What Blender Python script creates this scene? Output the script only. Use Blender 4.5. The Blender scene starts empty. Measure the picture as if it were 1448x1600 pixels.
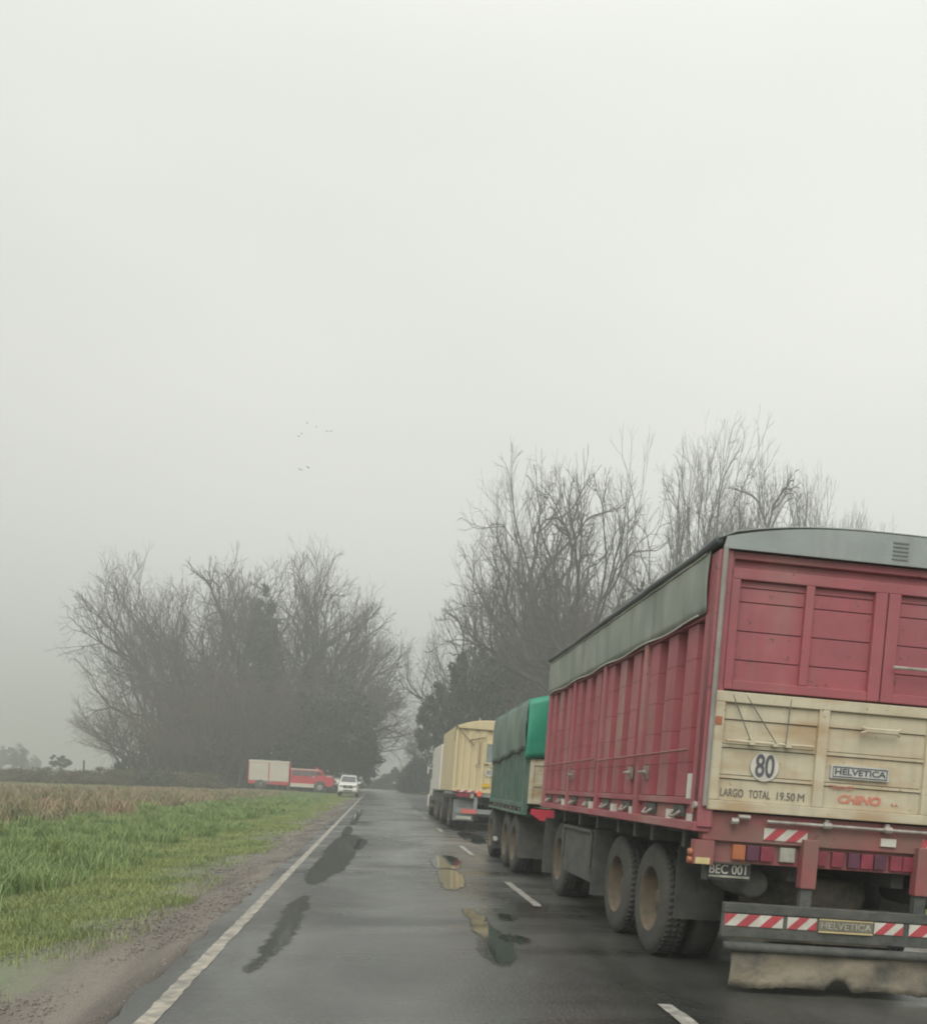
import bpy, math, random
import numpy as np
from mathutils import Vector, Matrix
R = math.radians
random.seed(7)
rng = np.random.default_rng(11)
scene = bpy.context.scene
col = scene.collection

# ------------------------------------------------------------------ camera
CAMZ = 1.48
YAW, PITCH, ROLL = R(5.5927), R(-2.505), R(2.0)
FPX, PPX, PPY, IW, IH = 1400.0, 724.0, 1287.0, 1448.0, 1600.0
cam = bpy.data.cameras.new('camera')
camo = bpy.data.objects.new('camera', cam)
col.objects.link(camo)
RM = Matrix.Rotation(-YAW, 3, 'Z') @ Matrix.Rotation(math.pi / 2 + PITCH, 3, 'X') @ Matrix.Rotation(ROLL, 3, 'Z')
camo.matrix_world = Matrix.Translation((0, 0, CAMZ)) @ RM.to_4x4()
cam.sensor_fit = 'HORIZONTAL'
cam.sensor_width = 36
cam.lens = 36 * FPX / IW
cam.shift_x = (IW / 2 - PPX) / IW
cam.shift_y = (PPY - IH / 2) / IW
cam.clip_start = 0.05
cam.clip_end = 6000
scene.camera = camo
scene.render.resolution_x, scene.render.resolution_y = 926, 1024

# ------------------------------------------------------------------ sky, sun, exposure
scene.view_settings.view_transform = 'Standard'
scene.view_settings.look = 'None'
scene.view_settings.exposure = 0.35
scene.view_settings.gamma = 1
scene.cycles.use_denoising = True
scene.cycles.max_bounces = 8
scene.cycles.volume_bounces = 1
scene.cycles.filter_width = 2.0
SUN_EL, SUN_AZ = R(48), R(205)
w = bpy.data.worlds.new('World')
scene.world = w
w.use_nodes = True
nt = w.node_tree
nt.nodes.clear()
N = nt.nodes.new
out = N('ShaderNodeOutputWorld'); bg = N('ShaderNodeBackground'); bg2 = N('ShaderNodeBackground'); addn = N('ShaderNodeAddShader')
sky = N('ShaderNodeTexSky'); sky.sky_type = 'NISHITA'; sky.sun_disc = False
sky.sun_elevation = SUN_EL; sky.sun_rotation = SUN_AZ
bg2.inputs['Strength'].default_value = 0.008
nt.links.new(sky.outputs[0], bg2.inputs['Color'])
tc = N('ShaderNodeTexCoord'); sep = N('ShaderNodeSeparateXYZ'); ramp = N('ShaderNodeValToRGB')
nt.links.new(tc.outputs['Generated'], sep.inputs[0])
ramp.color_ramp.interpolation = 'B_SPLINE'
el = ramp.color_ramp.elements
def L(c): return tuple((x / 255 / 12.92) if x / 255 <= .04045 else ((x / 255 + .055) / 1.055) ** 2.4 for x in c)
K = .81
stops = [(0.0, L((196, 199, 193)), K), (.06, L((200, 203, 197)), K), (.16, L((226, 226, 218)), K), (.32, L((235, 235, 227)), K),
         (.55, L((239, 240, 233)), K), (.70, L((240, 241, 235)), K), (.86, (2.4, 2.2, 2.2), 1), (1.0, (3.2, 3.2, 3.2), 1)]
while len(el) < len(stops): el.new(.5)
for e, (p, c, k) in zip(el, stops):
    e.position = p; e.color = (c[0] * k, c[1] * k, c[2] * k, 1)
nt.links.new(sep.outputs['Z'], ramp.inputs[0])
# broad soft cloud mottling, brighter towards the right
no = N('ShaderNodeTexNoise'); no.inputs['Scale'].default_value = 1.6; no.inputs['Detail'].default_value = 3
mp = N('ShaderNodeMapping'); mp.inputs['Scale'].default_value = (1, 1, 2.2)
nt.links.new(tc.outputs['Generated'], mp.inputs[0]); nt.links.new(mp.outputs[0], no.inputs['Vector'])
mr = N('ShaderNodeMapRange'); mr.inputs['From Min'].default_value = .3; mr.inputs['From Max'].default_value = .7
mr.inputs['To Min'].default_value = .95; mr.inputs['To Max'].default_value = 1.04
nt.links.new(no.outputs[0], mr.inputs['Value'])
mx = N('ShaderNodeMapRange'); mx.inputs['From Min'].default_value = -.5; mx.inputs['From Max'].default_value = .55
mx.inputs['To Min'].default_value = .93; mx.inputs['To Max'].default_value = 1.1
nt.links.new(sep.outputs['X'], mx.inputs['Value'])
mm = N('ShaderNodeMath'); mm.operation = 'MULTIPLY'
nt.links.new(mr.outputs[0], mm.inputs[0]); nt.links.new(mx.outputs[0], mm.inputs[1])
nt.links.new(ramp.outputs[0], bg.inputs['Color']); nt.links.new(mm.outputs[0], bg.inputs['Strength'])
nt.links.new(bg.outputs[0], addn.inputs[0]); nt.links.new(bg2.outputs[0], addn.inputs[1]); nt.links.new(addn.outputs[0], out.inputs[0])

sl = bpy.data.lights.new('sun', 'SUN'); sl.energy = 2.0; sl.angle = R(45); sl.color = (1, .97, .92)
so = bpy.data.objects.new('sun', sl); col.objects.link(so)
so.rotation_euler = (math.pi / 2 - SUN_EL, 0, math.pi - SUN_AZ)   # behind the camera, to its left

# ------------------------------------------------------------------ projection helpers (turn a direction into a real place at a chosen distance)
def ray(px, py):
    return RM @ Vector(((px - PPX) / FPX, -(py - PPY) / FPX, -1))
def at(px, py, Y):
    d = ray(px, py); t = Y / d.y
    return Vector((d.x * t, Y, CAMZ + d.z * t))

# ------------------------------------------------------------------ materials
MATS = {}
def mat(name, c, c2=None, rough=.6, metal=0., scale=3., detail=5., bump=0., bscale=None, spec=.5, coat=0., stretch=None, thr=(.35, .65), island=0., rust=None, trans=0.):
    if name in MATS: return MATS[name]
    m = bpy.data.materials.new(name); m.use_nodes = True
    t = m.node_tree; b = t.nodes['Principled BSDF']; n = t.nodes.new
    b.inputs['Roughness'].default_value = rough; b.inputs['Metallic'].default_value = metal
    b.inputs['Specular IOR Level'].default_value = spec; b.inputs['Coat Weight'].default_value = coat
    tc = n('ShaderNodeTexCoord'); mp = n('ShaderNodeMapping'); t.links.new(tc.outputs['Object'], mp.inputs[0])
    if stretch: mp.inputs['Scale'].default_value = stretch
    no = n('ShaderNodeTexNoise'); no.inputs['Scale'].default_value = scale; no.inputs['Detail'].default_value = detail
    no.inputs['Roughness'].default_value = .6
    t.links.new(mp.outputs[0], no.inputs['Vector'])
    rp = n('ShaderNodeValToRGB'); rp.color_ramp.elements[0].position = thr[0]; rp.color_ramp.elements[1].position = thr[1]
    c2 = c2 or tuple(x * .75 for x in c)
    rp.color_ramp.elements[0].color = (*c2, 1); rp.color_ramp.elements[1].color = (*c, 1)
    t.links.new(no.outputs[0], rp.inputs[0]); last = rp.outputs[0]
    for rust in (rust if isinstance(rust, list) else ([rust] if rust else [])):
        n2 = n('ShaderNodeTexNoise'); n2.inputs['Scale'].default_value = rust[1]; n2.inputs['Detail'].default_value = 6
        mp2 = n('ShaderNodeMapping'); mp2.inputs['Scale'].default_value = rust[2]; t.links.new(tc.outputs['Object'], mp2.inputs[0]); t.links.new(mp2.outputs[0], n2.inputs['Vector'])
        r2 = n('ShaderNodeMapRange'); r2.inputs['From Min'].default_value = rust[3]; r2.inputs['From Max'].default_value = rust[4]
        r2.inputs['To Max'].default_value = rust[5]
        t.links.new(n2.outputs[0], r2.inputs['Value'])
        mi = n('ShaderNodeMix'); mi.data_type = 'RGBA'; t.links.new(r2.outputs[0], mi.inputs[0]); t.links.new(last, mi.inputs[6]); mi.inputs[7].default_value = (*rust[0], 1)
        last = mi.outputs[2]
    if island:
        g = n('ShaderNodeNewGeometry'); hv = n('ShaderNodeHueSaturation'); r3 = n('ShaderNodeMapRange')
        r3.inputs['To Min'].default_value = 1 - island; r3.inputs['To Max'].default_value = 1 + island
        t.links.new(g.outputs['Random Per Island'], r3.inputs['Value']); t.links.new(r3.outputs[0], hv.inputs['Value']); t.links.new(last, hv.inputs['Color']); last = hv.outputs[0]
    t.links.new(last, b.inputs['Base Color'])
    if bump:
        nb = n('ShaderNodeTexNoise'); nb.inputs['Scale'].default_value = bscale or scale * 4; nb.inputs['Detail'].default_value = 6
        t.links.new(mp.outputs[0], nb.inputs['Vector'])
        bp = n('ShaderNodeBump'); bp.inputs['Strength'].default_value = bump; bp.inputs['Distance'].default_value = .05
        t.links.new(nb.outputs[0], bp.inputs['Height']); t.links.new(bp.outputs[0], b.inputs['Normal'])
    MATS[name] = m
    return m

DUST = (.24, .2, .15)
RED = mat('faded red paint', (.345, .088, .105), (.27, .078, .09), rough=.55, scale=2.2, bump=.15, bscale=5, rust=[((.33, .21, .18), 1.3, (1, 1, .5), .46, .72, .7), ((.24, .15, .13), 5., (2.5, 2.5, .25), .55, .8, .35), ((.13, .06, .045), 16, (1, 1, 1), .66, .70, .8)])
RED2 = mat('red chassis paint', (.31, .08, .085), (.22, .075, .075), rough=.6, scale=4, rust=[((.2, .14, .11), 2.2, (1, 1, 1), .42, .68, .75), ((.12, .07, .05), 14, (1, 1, 1), .64, .69, .8)])
CREAM = mat('cream gate paint', (.55, .50, .365), (.48, .43, .31), rough=.6, scale=3, rust=[((.38, .25, .13), 2.4, (.8, 1, 2.6), .48, .70, .75), ((.35, .30, .21), 4., (3, 3, .3), .5, .8, .6), ((.24, .12, .05), 18, (1, 1, 1), .67, .71, .8)])
TARPG = mat('grey green tarpaulin', (.27, .29, .25), (.20, .23, .20), rough=.75, scale=1.3, bump=.6, bscale=2.2, stretch=(1, 1.6, .5), rust=[((.16, .17, .14), 2.5, (2, 2, .3), .5, .7, .7), ((.36, .36, .31), 1.1, (1, 1, 1), .55, .75, .5)])
TARPR = mat('grey roof tarpaulin', (.30, .33, .32), (.25, .28, .27), rough=.7, scale=1.5, bump=.35, bscale=3, rust=((.20, .22, .2), 3, (2, 2, .4), .5, .75, .6))
DARKT = mat('dark tarp edge', (.09, .10, .10), (.05, .06, .06), rough=.6)
CHAS = mat('muddy chassis steel', (.10, .10, .088), (.055, .06, .055), rough=.8, scale=5, bump=.2)
MUD = mat('mud spattered rubber', (.26, .225, .165), (.10, .095, .08), rough=.85, scale=2.5, bump=.4, thr=(.38, .6))
RUB = mat('tyre rubber', (.045, .047, .045), (.075, .072, .062), rough=.8, scale=4, bump=.2)
RIM = mat('dusty wheel rim', (.15, .115, .075), (.09, .075, .05), rough=.75, scale=5)
STEEL = mat('worn pale steel', (.45, .42, .37), (.25, .22, .19), rough=.5, metal=.3, scale=8)
WHITE = mat('white reflector', (.62, .60, .53), (.46, .44, .38), rough=.4, scale=8)
REDR = mat('red reflector', (.48, .075, .09), (.36, .06, .07), rough=.35, scale=8)
LRED = mat('red lamp lens', (.27, .045, .07), (.18, .035, .05), rough=.25, scale=8)
LORG = mat('orange lamp lens', (.40, .14, .06), (.3, .1, .05), rough=.3, scale=8)
LDRK = mat('dark lamp lens', (.12, .04, .07), (.08, .03, .05), rough=.3, scale=8)
LGRY = mat('clear lamp lens', (.42, .42, .36), (.25, .25, .2), rough=.35, scale=9)
YELR = mat('yellow reflector', (.62, .52, .26), (.5, .4, .2), rough=.4, scale=8)
BLACK = mat('black paint', (.06, .063, .063), (.04, .042, .042), rough=.6, scale=8)
PLATE = mat('grey badge plate', (.55, .55, .50), (.42, .42, .39), rough=.5, scale=9)
PLATED = mat('dirty badge plate', (.20, .18, .13), (.13, .12, .09), rough=.7, scale=9)
DGREY = mat('dark grey lettering', (.10, .105, .12), (.07, .07, .08), rough=.6, scale=9)
INK = mat('faded black lettering', (.10, .095, .08), (.16, .15, .12), rough=.7, scale=20)
REDINK = mat('faded red lettering', (.55, .17, .12), (.50, .26, .18), rough=.7, scale=12)

# ------------------------------------------------------------------ mesh builder
class MB:
    def __init__(s): s.v = []; s.f = []
    def add(s, vs, fs):
        o = len(s.v); s.v += [tuple(v) for v in vs]; s.f += [tuple(i + o for i in f) for f in fs]; return s
    def box(s, x0, x1, y0, y1, z0, z1):
        return s.add([(x0, y0, z0), (x1, y0, z0), (x1, y1, z0), (x0, y1, z0), (x0, y0, z1), (x1, y0, z1), (x1, y1, z1), (x0, y1, z1)],
                     [(0, 3, 2, 1), (4, 5, 6, 7), (0, 1, 5, 4), (1, 2, 6, 5), (2, 3, 7, 6), (3, 0, 4, 7)])
    def prism(s, poly, axis, a, b):
        n = len(poly); vs = []
        for t in (a, b):
            for p, q in poly:
                vs.append({'x': (t, p, q), 'y': (p, t, q), 'z': (p, q, t)}[axis])
        return s.add(vs, [tuple(range(n - 1, -1, -1)), tuple(range(n, 2 * n))] + [(i, (i + 1) % n, n + (i + 1) % n, n + i) for i in range(n)])
    def tube(s, pts, r, n=8, cap=True):
        pts = [Vector(p) for p in pts]; k = len(pts); rs = r if isinstance(r, (list, tuple)) else [r] * k
        vs = []
        for i, p in enumerate(pts):
            d = (pts[min(i + 1, k - 1)] - pts[max(i - 1, 0)]).normalized()
            u = d.orthogonal().normalized() if i == 0 else (u - d * u.dot(d)).normalized()
            w_ = d.cross(u)
            for j in range(n):
                a = 2 * math.pi * j / n; vs.append(p + (u * math.cos(a) + w_ * math.sin(a)) * rs[i])
        fs = [(i * n + j, i * n + (j + 1) % n, (i + 1) * n + (j + 1) % n, (i + 1) * n + j) for i in range(k - 1) for j in range(n)]
        if cap: fs += [tuple(range(n - 1, -1, -1)), tuple((k - 1) * n + j for j in range(n))]
        return s.add(vs, fs)
    def lathe(s, prof, c, axis='x', n=32):          # prof: (along, radius)
        vs = []; k = len(prof)
        for a_, r in prof:
            for j in range(n):
                t = 2 * math.pi * j / n; p, q = r * math.cos(t), r * math.sin(t)
                vs.append({'x': (c[0] + a_, c[1] + p, c[2] + q), 'y': (c[0] + p, c[1] + a_, c[2] + q), 'z': (c[0] + p, c[1] + q, c[2] + a_)}[axis])
        fs = [(i * n + j, i * n + (j + 1) % n, (i + 1) * n + (j + 1) % n, (i + 1) * n + j) for i in range(k - 1) for j in range(n)]
        return s.add(vs, fs)
    def sheet(s, fn, nu, nv):
        vs = [fn(i / nu, j / nv) for i in range(nu + 1) for j in range(nv + 1)]
        return s.add(vs, [(i * (nv + 1) + j, (i + 1) * (nv + 1) + j, (i + 1) * (nv + 1) + j + 1, i * (nv + 1) + j + 1) for i in range(nu) for j in range(nv)])
    def build(s, name, m, parent=None, smooth=False, bevel=0., loc=None, solid=0.):
        me = bpy.data.meshes.new(name); me.from_pydata(s.v, [], s.f); me.materials.append(m)
        if smooth: me.polygons.foreach_set('use_smooth', [True] * len(me.polygons))
        o = bpy.data.objects.new(name, me); col.objects.link(o)
        if parent: o.parent = parent
        if loc: o.location = loc
        if solid:
            md = o.modifiers.new('solid', 'SOLIDIFY'); md.thickness = solid
        if bevel:
            md = o.modifiers.new('bevel', 'BEVEL'); md.width = bevel; md.segments = 2; md.limit_method = 'ANGLE'
        return o

def B(*a): return MB().box(*a)
def tag(o, label=None, cat=None, group=None, kind=None):
    if label: o['label'] = label
    if cat: o['category'] = cat
    if group: o['group'] = group
    if kind: o['kind'] = kind
    return o
def empty(name, loc, label, cat, rot=(0, 0, 0), group=None):
    o = bpy.data.objects.new(name, None); col.objects.link(o); o.location = loc; o.rotation_euler = rot; o.empty_display_size = .3
    return tag(o, label, cat, group)
def copy_tree(o, parent=None):
    c = o.copy(); col.objects.link(c); c.parent = parent
    for ch in [x for x in bpy.data.objects if x.parent == o]: copy_tree(ch, c)
    return c
def text(name, s, size, m, parent, x, y, z, width=None, ext=.002, align='CENTER', shear=0., bold=0.):
    cu = bpy.data.curves.new('t', 'FONT'); cu.body = s; cu.size = size; cu.extrude = ext; cu.align_x = align; cu.align_y = 'CENTER'; cu.shear = shear; cu.offset = bold
    to = bpy.data.objects.new('t', cu); col.objects.link(to)
    me = bpy.data.meshes.new_from_object(to); bpy.data.objects.remove(to)
    xs = [v.co.x for v in me.vertices]; w0 = max(xs) - min(xs)
    k = (width / w0) if width else 1
    for v in me.vertices: v.co = Vector((v.co.x * k, -v.co.z, v.co.y))
    me.materials.clear(); me.materials.append(m)
    o = bpy.data.objects.new(name, me); col.objects.link(o); o.parent = parent; o.location = (x, y, z)
    return o

# ------------------------------------------------------------------ setting: ground, road
CROWN = 2.0
def road_z(x):
    return -(CROWN - x) * .012 if x < CROWN else -(x - CROWN) * .0398
def ctr(y):          # road curves gently right beyond 150 m
    return 0 if y < 150 else (y - 150) ** 2 / 380.
EL, ER = -1.60, 5.9
def strip(name, x0, x1, ys, dz, m, nx=6, zf=road_z, jitter=0.):
    mb = MB(); vs = []
    for y in ys:
        for i in range(nx + 1):
            x = x0 + (x1 - x0) * i / nx
            jx = 0
            if jitter and i in (0, nx): jx = random.uniform(-jitter, jitter)
            vs.append((x + jx + ctr(y), y, zf(x) + dz))
    fs = [(j * (nx + 1) + i, j * (nx + 1) + i + 1, (j + 1) * (nx + 1) + i + 1, (j + 1) * (nx + 1) + i) for j in range(len(ys) - 1) for i in range(nx)]
    mb.add(vs, fs); o = mb.build(name, m); return o
YS = [-30, -10] + [i * .25 for i in range(0, 120)] + [30 + i * 1.0 for i in range(0, 30)] + [60 + 4 * i for i in range(23)] + [150 + 8 * i for i in range(1, 20)]

def ground_z(x, y):
    if x < EL: d = EL - x; return road_z(EL) - .03 - min(d, 3) * .035 + (0.02 if d > 3 else 0) * min(d - 3, 10)
    if x > ER: d = x - ER; return road_z(ER) - .03 - min(d, 4) * .06
    return road_z(x) - .25
# asphalt material
def asphalt():
    m = bpy.data.materials.new('wet asphalt'); m.use_nodes = True; t = m.node_tree; b = t.nodes['Principled BSDF']; n = t.nodes.new; lk = t.links.new
    tc = n('ShaderNodeTexCoord')
    def noise(sc, st, det=4, dist=0.):
        mp = n('ShaderNodeMapping'); mp.inputs['Scale'].default_value = st; lk(tc.outputs['Object'], mp.inputs[0])
        q = n('ShaderNodeTexNoise'); q.inputs['Scale'].default_value = sc; q.inputs['Detail'].default_value = det; q.inputs['Distortion'].default_value = dist; lk(mp.outputs[0], q.inputs['Vector']); return q.outputs[0]
    def rng_(v, a, b_, c, d):
        r = n('ShaderNodeMapRange'); r.inputs[1].default_value = a; r.inputs[2].default_value = b_; r.inputs[3].default_value = c; r.inputs[4].default_value = d; lk(v, r.inputs[0]); return r.outputs[0]
    wet = noise(.55, (1, .45, 1), 5, .6); fine = noise(45, (1, 1, 1), 3); band = noise(.5, (.25, 2.2, 1), 3, .4); mid = noise(3., (1, .5, 1), 5)
    rp = n('ShaderNodeValToRGB'); rp.color_ramp.elements[0].position = .3; rp.color_ramp.elements[1].position = .7
    rp.color_ramp.elements[0].color = (.028, .030, .027, 1); rp.color_ramp.elements[1].color = (.062, .062, .055, 1)
    trk = noise(.9, (1.1, .08, 1), 3, .2)
    mxn = n('ShaderNodeMath'); mxn.operation = 'ADD'; lk(rng_(wet, .3, .7, 0, .5), mxn.inputs[0]); lk(rng_(fine, .2, .8, 0, .5), mxn.inputs[1]); lk(mxn.outputs[0], rp.inputs[0])
    hv = n('ShaderNodeHueSaturation'); vv = n('ShaderNodeMath'); vv.operation = 'MULTIPLY'; lk(rng_(trk, .35, .65, .72, 1.25), vv.inputs[0]); lk(rng_(band, .35, .65, .78, 1.3), vv.inputs[1]); lk(vv.outputs[0], hv.inputs['Value']); lk(rp.outputs[0], hv.inputs['Color']); lk(hv.outputs[0], b.inputs['Base Color'])
    ad = n('ShaderNodeMath'); ad.operation = 'ADD'; lk(rng_(wet, .35, .65, .20, .46), ad.inputs[0]); lk(rng_(band, .38, .62, -.07, .14), ad.inputs[1]); a3 = n('ShaderNodeMath'); a3.operation = 'ADD'; lk(ad.outputs[0], a3.inputs[0]); lk(rng_(trk, .35, .65, -.08, .10), a3.inputs[1])
    cl_ = n('ShaderNodeClamp'); cl_.inputs[1].default_value = .12; cl_.inputs[2].default_value = .7; lk(a3.outputs[0], cl_.inputs[0]); lk(cl_.outputs[0], b.inputs['Roughness'])
    hs = n('ShaderNodeMath'); hs.operation = 'ADD'; lk(rng_(fine, 0, 1, 0, .7), hs.inputs[0]); lk(rng_(mid, 0, 1, 0, .3), hs.inputs[1])
    bp = n('ShaderNodeBump'); bp.inputs['Strength'].default_value = .35; bp.inputs['Distance'].default_value = .02; lk(hs.outputs[0], bp.inputs['Height']); lk(bp.outputs[0], b.inputs['Normal'])
    film = noise(.42, (1, .6, 1), 6, .8)
    lk(rng_(film, .42, .60, .05, .9), b.inputs['Coat Weight']); b.inputs['Coat IOR'].default_value = 1.5
    lk(rng_(band, .4, .6, .22, .34), b.inputs['Coat Roughness'])
    bp2 = n('ShaderNodeBump'); bp2.inputs['Strength'].default_value = .18; bp2.inputs['Distance'].default_value = .02; lk(hs.outputs[0], bp2.inputs['Height']); lk(bp2.outputs[0], b.inputs['Coat Normal'])
    return m
ASPH = asphalt()
def strip_tag(o, cat): tag(o, None, None, kind='structure'); return o
strip_tag(strip('road', EL, ER, YS, 0, ASPH, 10, jitter=.035), 'road')

# ground sheet, one sheet to the horizon
def groundmat():
    m = bpy.data.materials.new('verge soil and grass'); m.use_nodes = True; t = m.node_tree; b = t.nodes['Principled BSDF']; n = t.nodes.new; lk = t.links.new
    tc = n('ShaderNodeTexCoord'); sp = n('ShaderNodeSeparateXYZ'); lk(tc.outputs['Object'], sp.inputs[0])
    def noise(sc, st=(1, 1, 1), det=5):
        mp = n('ShaderNodeMapping'); mp.inputs['Scale'].default_value = st; lk(tc.outputs['Object'], mp.inputs[0])
        q = n('ShaderNodeTexNoise'); q.inputs['Scale'].default_value = sc; q.inputs['Detail'].default_value = det; lk(mp.outputs[0], q.inputs['Vector']); return q.outputs[0]
    def math_(op, a, c):
        q = n('ShaderNodeMath'); q.operation = op
        for i, v in enumerate((a, c)):
            if isinstance(v, (int, float)): q.inputs[i].default_value = v
            else: lk(v, q.inputs[i])
        return q.outputs[0]
    def ramp2(v, p0, p1, c0, c1):
        r = n('ShaderNodeValToRGB'); r.color_ramp.elements[0].position = p0; r.color_ramp.elements[1].position = p1
        r.color_ramp.elements[0].color = (*c0, 1); r.color_ramp.elements[1].color = (*c1, 1); lk(v, r.inputs[0]); return r.outputs[0]
    def mix(f, a, c):
        q = n('ShaderNodeMix'); q.data_type = 'RGBA'; lk(f, q.inputs[0]); lk(a, q.inputs[6]); lk(c, q.inputs[7]); return q.outputs[2]
    def mr(v, a, c, d=0., e=1.):
        r = n('ShaderNodeMapRange'); r.inputs[1].default_value = a; r.inputs[2].default_value = c; r.inputs[3].default_value = d; r.inputs[4].default_value = e; lk(v, r.inputs[0]); return r.outputs[0]
    mud = ramp2(noise(1.1, (2.2, .22, 1), 8), .38, .62, (.08, .064, .048), (.155, .13, .10))
    green = ramp2(noise(.9), .3, .7, (.085, .10, .045), (.12, .15, .06))
    brown = ramp2(noise(.35, (.6, 1, 1)), .35, .65, (.17, .125, .065), (.14, .15, .065))
    xw = math_('ADD', sp.outputs['X'], math_('MULTIPLY', math_('SUBTRACT', noise(.8), .5), 1.6))
    g1 = mr(xw, -2.9, -2.4, 1, 0)
    c1 = mix(g1, mud, green)
    xb = math_('ADD', sp.outputs['X'], math_('MULTIPLY', math_('SUBTRACT', noise(.12), .5), 6))
    c2 = mix(mr(xb, -11.5, -9.5, 1, 0), c1, brown)
    c3 = mix(mr(sp.outputs['X'], 6.5, 7.2, 0, 1), c2, green)
    lk(c3, b.inputs['Base Color'])
    ro = mr(xw, -3.3, -2.6, .85, .28); ro2 = math_('ADD', ro, mr(noise(1.2, (1, .5, 1)), .4, .6, -.1, .18)); lk(ro2, b.inputs['Roughness'])
    bp = n('ShaderNodeBump'); bp.inputs['Strength'].default_value = .5; bp.inputs['Distance'].default_value = .04
    hh = math_('ADD', noise(9), math_('MULTIPLY', noise(60), .5)); lk(hh, bp.inputs['Height']); lk(bp.outputs[0], b.inputs['Normal'])
    return m
xs = [-1500, -600, -250, -100, -60, -40, -30, -22, -16, -13, -11, -9, -8, -7, -6.2, -5.6, -5, -4.6, -4.2, -3.9, -3.6, -3.3, -3.0, -2.7, -2.4, -2.1, -1.85, -1.63, -1.5, 0, 2, 4, 5.7, 5.95, 6.5, 7.2, 8, 9.9, 14, 25, 50, 120, 400, 1500]
ysg = [-60, -10] + list(range(0, 40)) + list(range(40, 170, 5)) + list(range(170, 330, 8)) + [360, 480, 700, 1100, 2000]
gb = MB(); vs = []
for y in ysg:
    for x in xs:
        near = (abs(x) < 20)
        vs.append((x + (ctr(y) if near and y < 320 else (ctr(min(y, 320)) * 0)), y, ground_z(x, y) + (random.uniform(-.012, .012) if -20 < x < EL - .1 and y < 60 else 0) ))
W_ = len(xs)
gb.add(vs, [(j * W_ + i, j * W_ + i + 1, (j + 1) * W_ + i + 1, (j + 1) * W_ + i) for j in range(len(ysg) - 1) for i in range(W_ - 1)])
# keep x order monotonic where the road swings right
for k, (x, y, z) in enumerate(gb.v):
    if y >= 150 and y < 320:
        xi = xs[k % W_]; c = ctr(y)
        f = max(0., 1 - max(0, abs(xi) - 20) / 400)
        gb.v[k] = (xi + c * f, y, z)
    elif y >= 320:
        xi = xs[k % W_]; c = ctr(320); f = max(0., 1 - max(0, abs(xi) - 20) / 400); gb.v[k] = (xi + c * f, y, z)
tag(gb.build('ground', groundmat(), smooth=True), kind='structure')

# painted markings
PAINT = mat('worn white road paint', (.40, .39, .34), (.14, .138, .125), rough=.5, scale=9, thr=(.35, .65), bump=.3)
PAINT2 = mat('worn cream edge paint', (.38, .35, .28), (.16, .15, .13), rough=.5, scale=9, thr=(.35, .65), bump=.3)
def ragged(name, x0, x1, ya, yb, m, step=.12, jit=.008):
    mb = MB(); vs = []; n_ = max(2, int((yb - ya) / step))
    for i in range(n_ + 1):
        y = ya + (yb - ya) * i / n_; c = ctr(y)
        for x in (x0 + random.uniform(-jit, jit), x1 + random.uniform(-jit, jit)): vs.append((x + c, y, road_z(x) + .004))
    mb.add(vs, [(2 * i, 2 * i + 1, 2 * i + 3, 2 * i + 2) for i in range(n_)])
    return mb.build(name, m)
tag(ragged('edge_line_marking', -1.42, -1.30, -5, 200, PAINT2), kind='structure')
dm = MB(); y = 5.75 - 4.1
dash = [(1.4, 3.2), (4.9, 6.0), (10.9, 13.6), (18.5, 21.3), (27.3, 29.3), (36.5, 38.5), (45, 47.2), (54, 56), (63, 65), (72, 74), (81, 83), (90, 92), (99, 101), (108, 110), (117, 119), (126, 128)]
for a, b_ in dash:
    nn = 8; vs = []
    for i in range(nn + 1):
        yy = a + (b_ - a) * i / nn
        for x in (1.98 + random.uniform(-.01, .01), 2.09 + random.uniform(-.01, .01)): vs.append((x, yy, road_z(x) + .004))
    dm.add(vs, [(2 * i, 2 * i + 1, 2 * i + 3, 2 * i + 2) for i in range(nn)])
tag(dm.build('centre_line_marking', PAINT), kind='structure')
tag(ragged('far_edge_line_marking', 5.55, 5.67, -5, 200, PAINT), kind='structure')

# puddles: thin flat sheets of water with feathered outline
WATER = bpy.data.materials.new('puddle water'); WATER.use_nodes = True
_b = WATER.node_tree.nodes['Principled BSDF']; _b.inputs['Base Color'].default_value = (.035, .037, .032, 1); _b.inputs['Roughness'].default_value = .03; _b.inputs['IOR'].default_value = 1.6
_b.inputs['Specular IOR Level'].default_value = .8
_t = WATER.node_tree; _a = _t.nodes.new('ShaderNodeAttribute'); _a.attribute_name = 'depth'
_tc = _t.nodes.new('ShaderNodeTexCoord'); _n2 = _t.nodes.new('ShaderNodeTexNoise'); _n2.inputs['Scale'].default_value = 9; _n2.inputs['Detail'].default_value = 5; _n2.inputs['Roughness'].default_value = .7
_mp = _t.nodes.new('ShaderNodeMapping'); _mp.inputs['Scale'].default_value = (1, .45, 1); _t.links.new(_tc.outputs['Object'], _mp.inputs[0]); _t.links.new(_mp.outputs[0], _n2.inputs['Vector'])
_ad = _t.nodes.new('ShaderNodeMath'); _ad.operation = 'ADD'; _t.links.new(_a.outputs['Fac'], _ad.inputs[0]); _t.links.new(_n2.outputs[0], _ad.inputs[1])
_mr = _t.nodes.new('ShaderNodeMapRange'); _mr.inputs[1].default_value = .70; _mr.inputs[2].default_value = 1.12; _t.links.new(_ad.outputs[0], _mr.inputs[0]); _t.links.new(_mr.outputs[0], _b.inputs['Alpha'])
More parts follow.
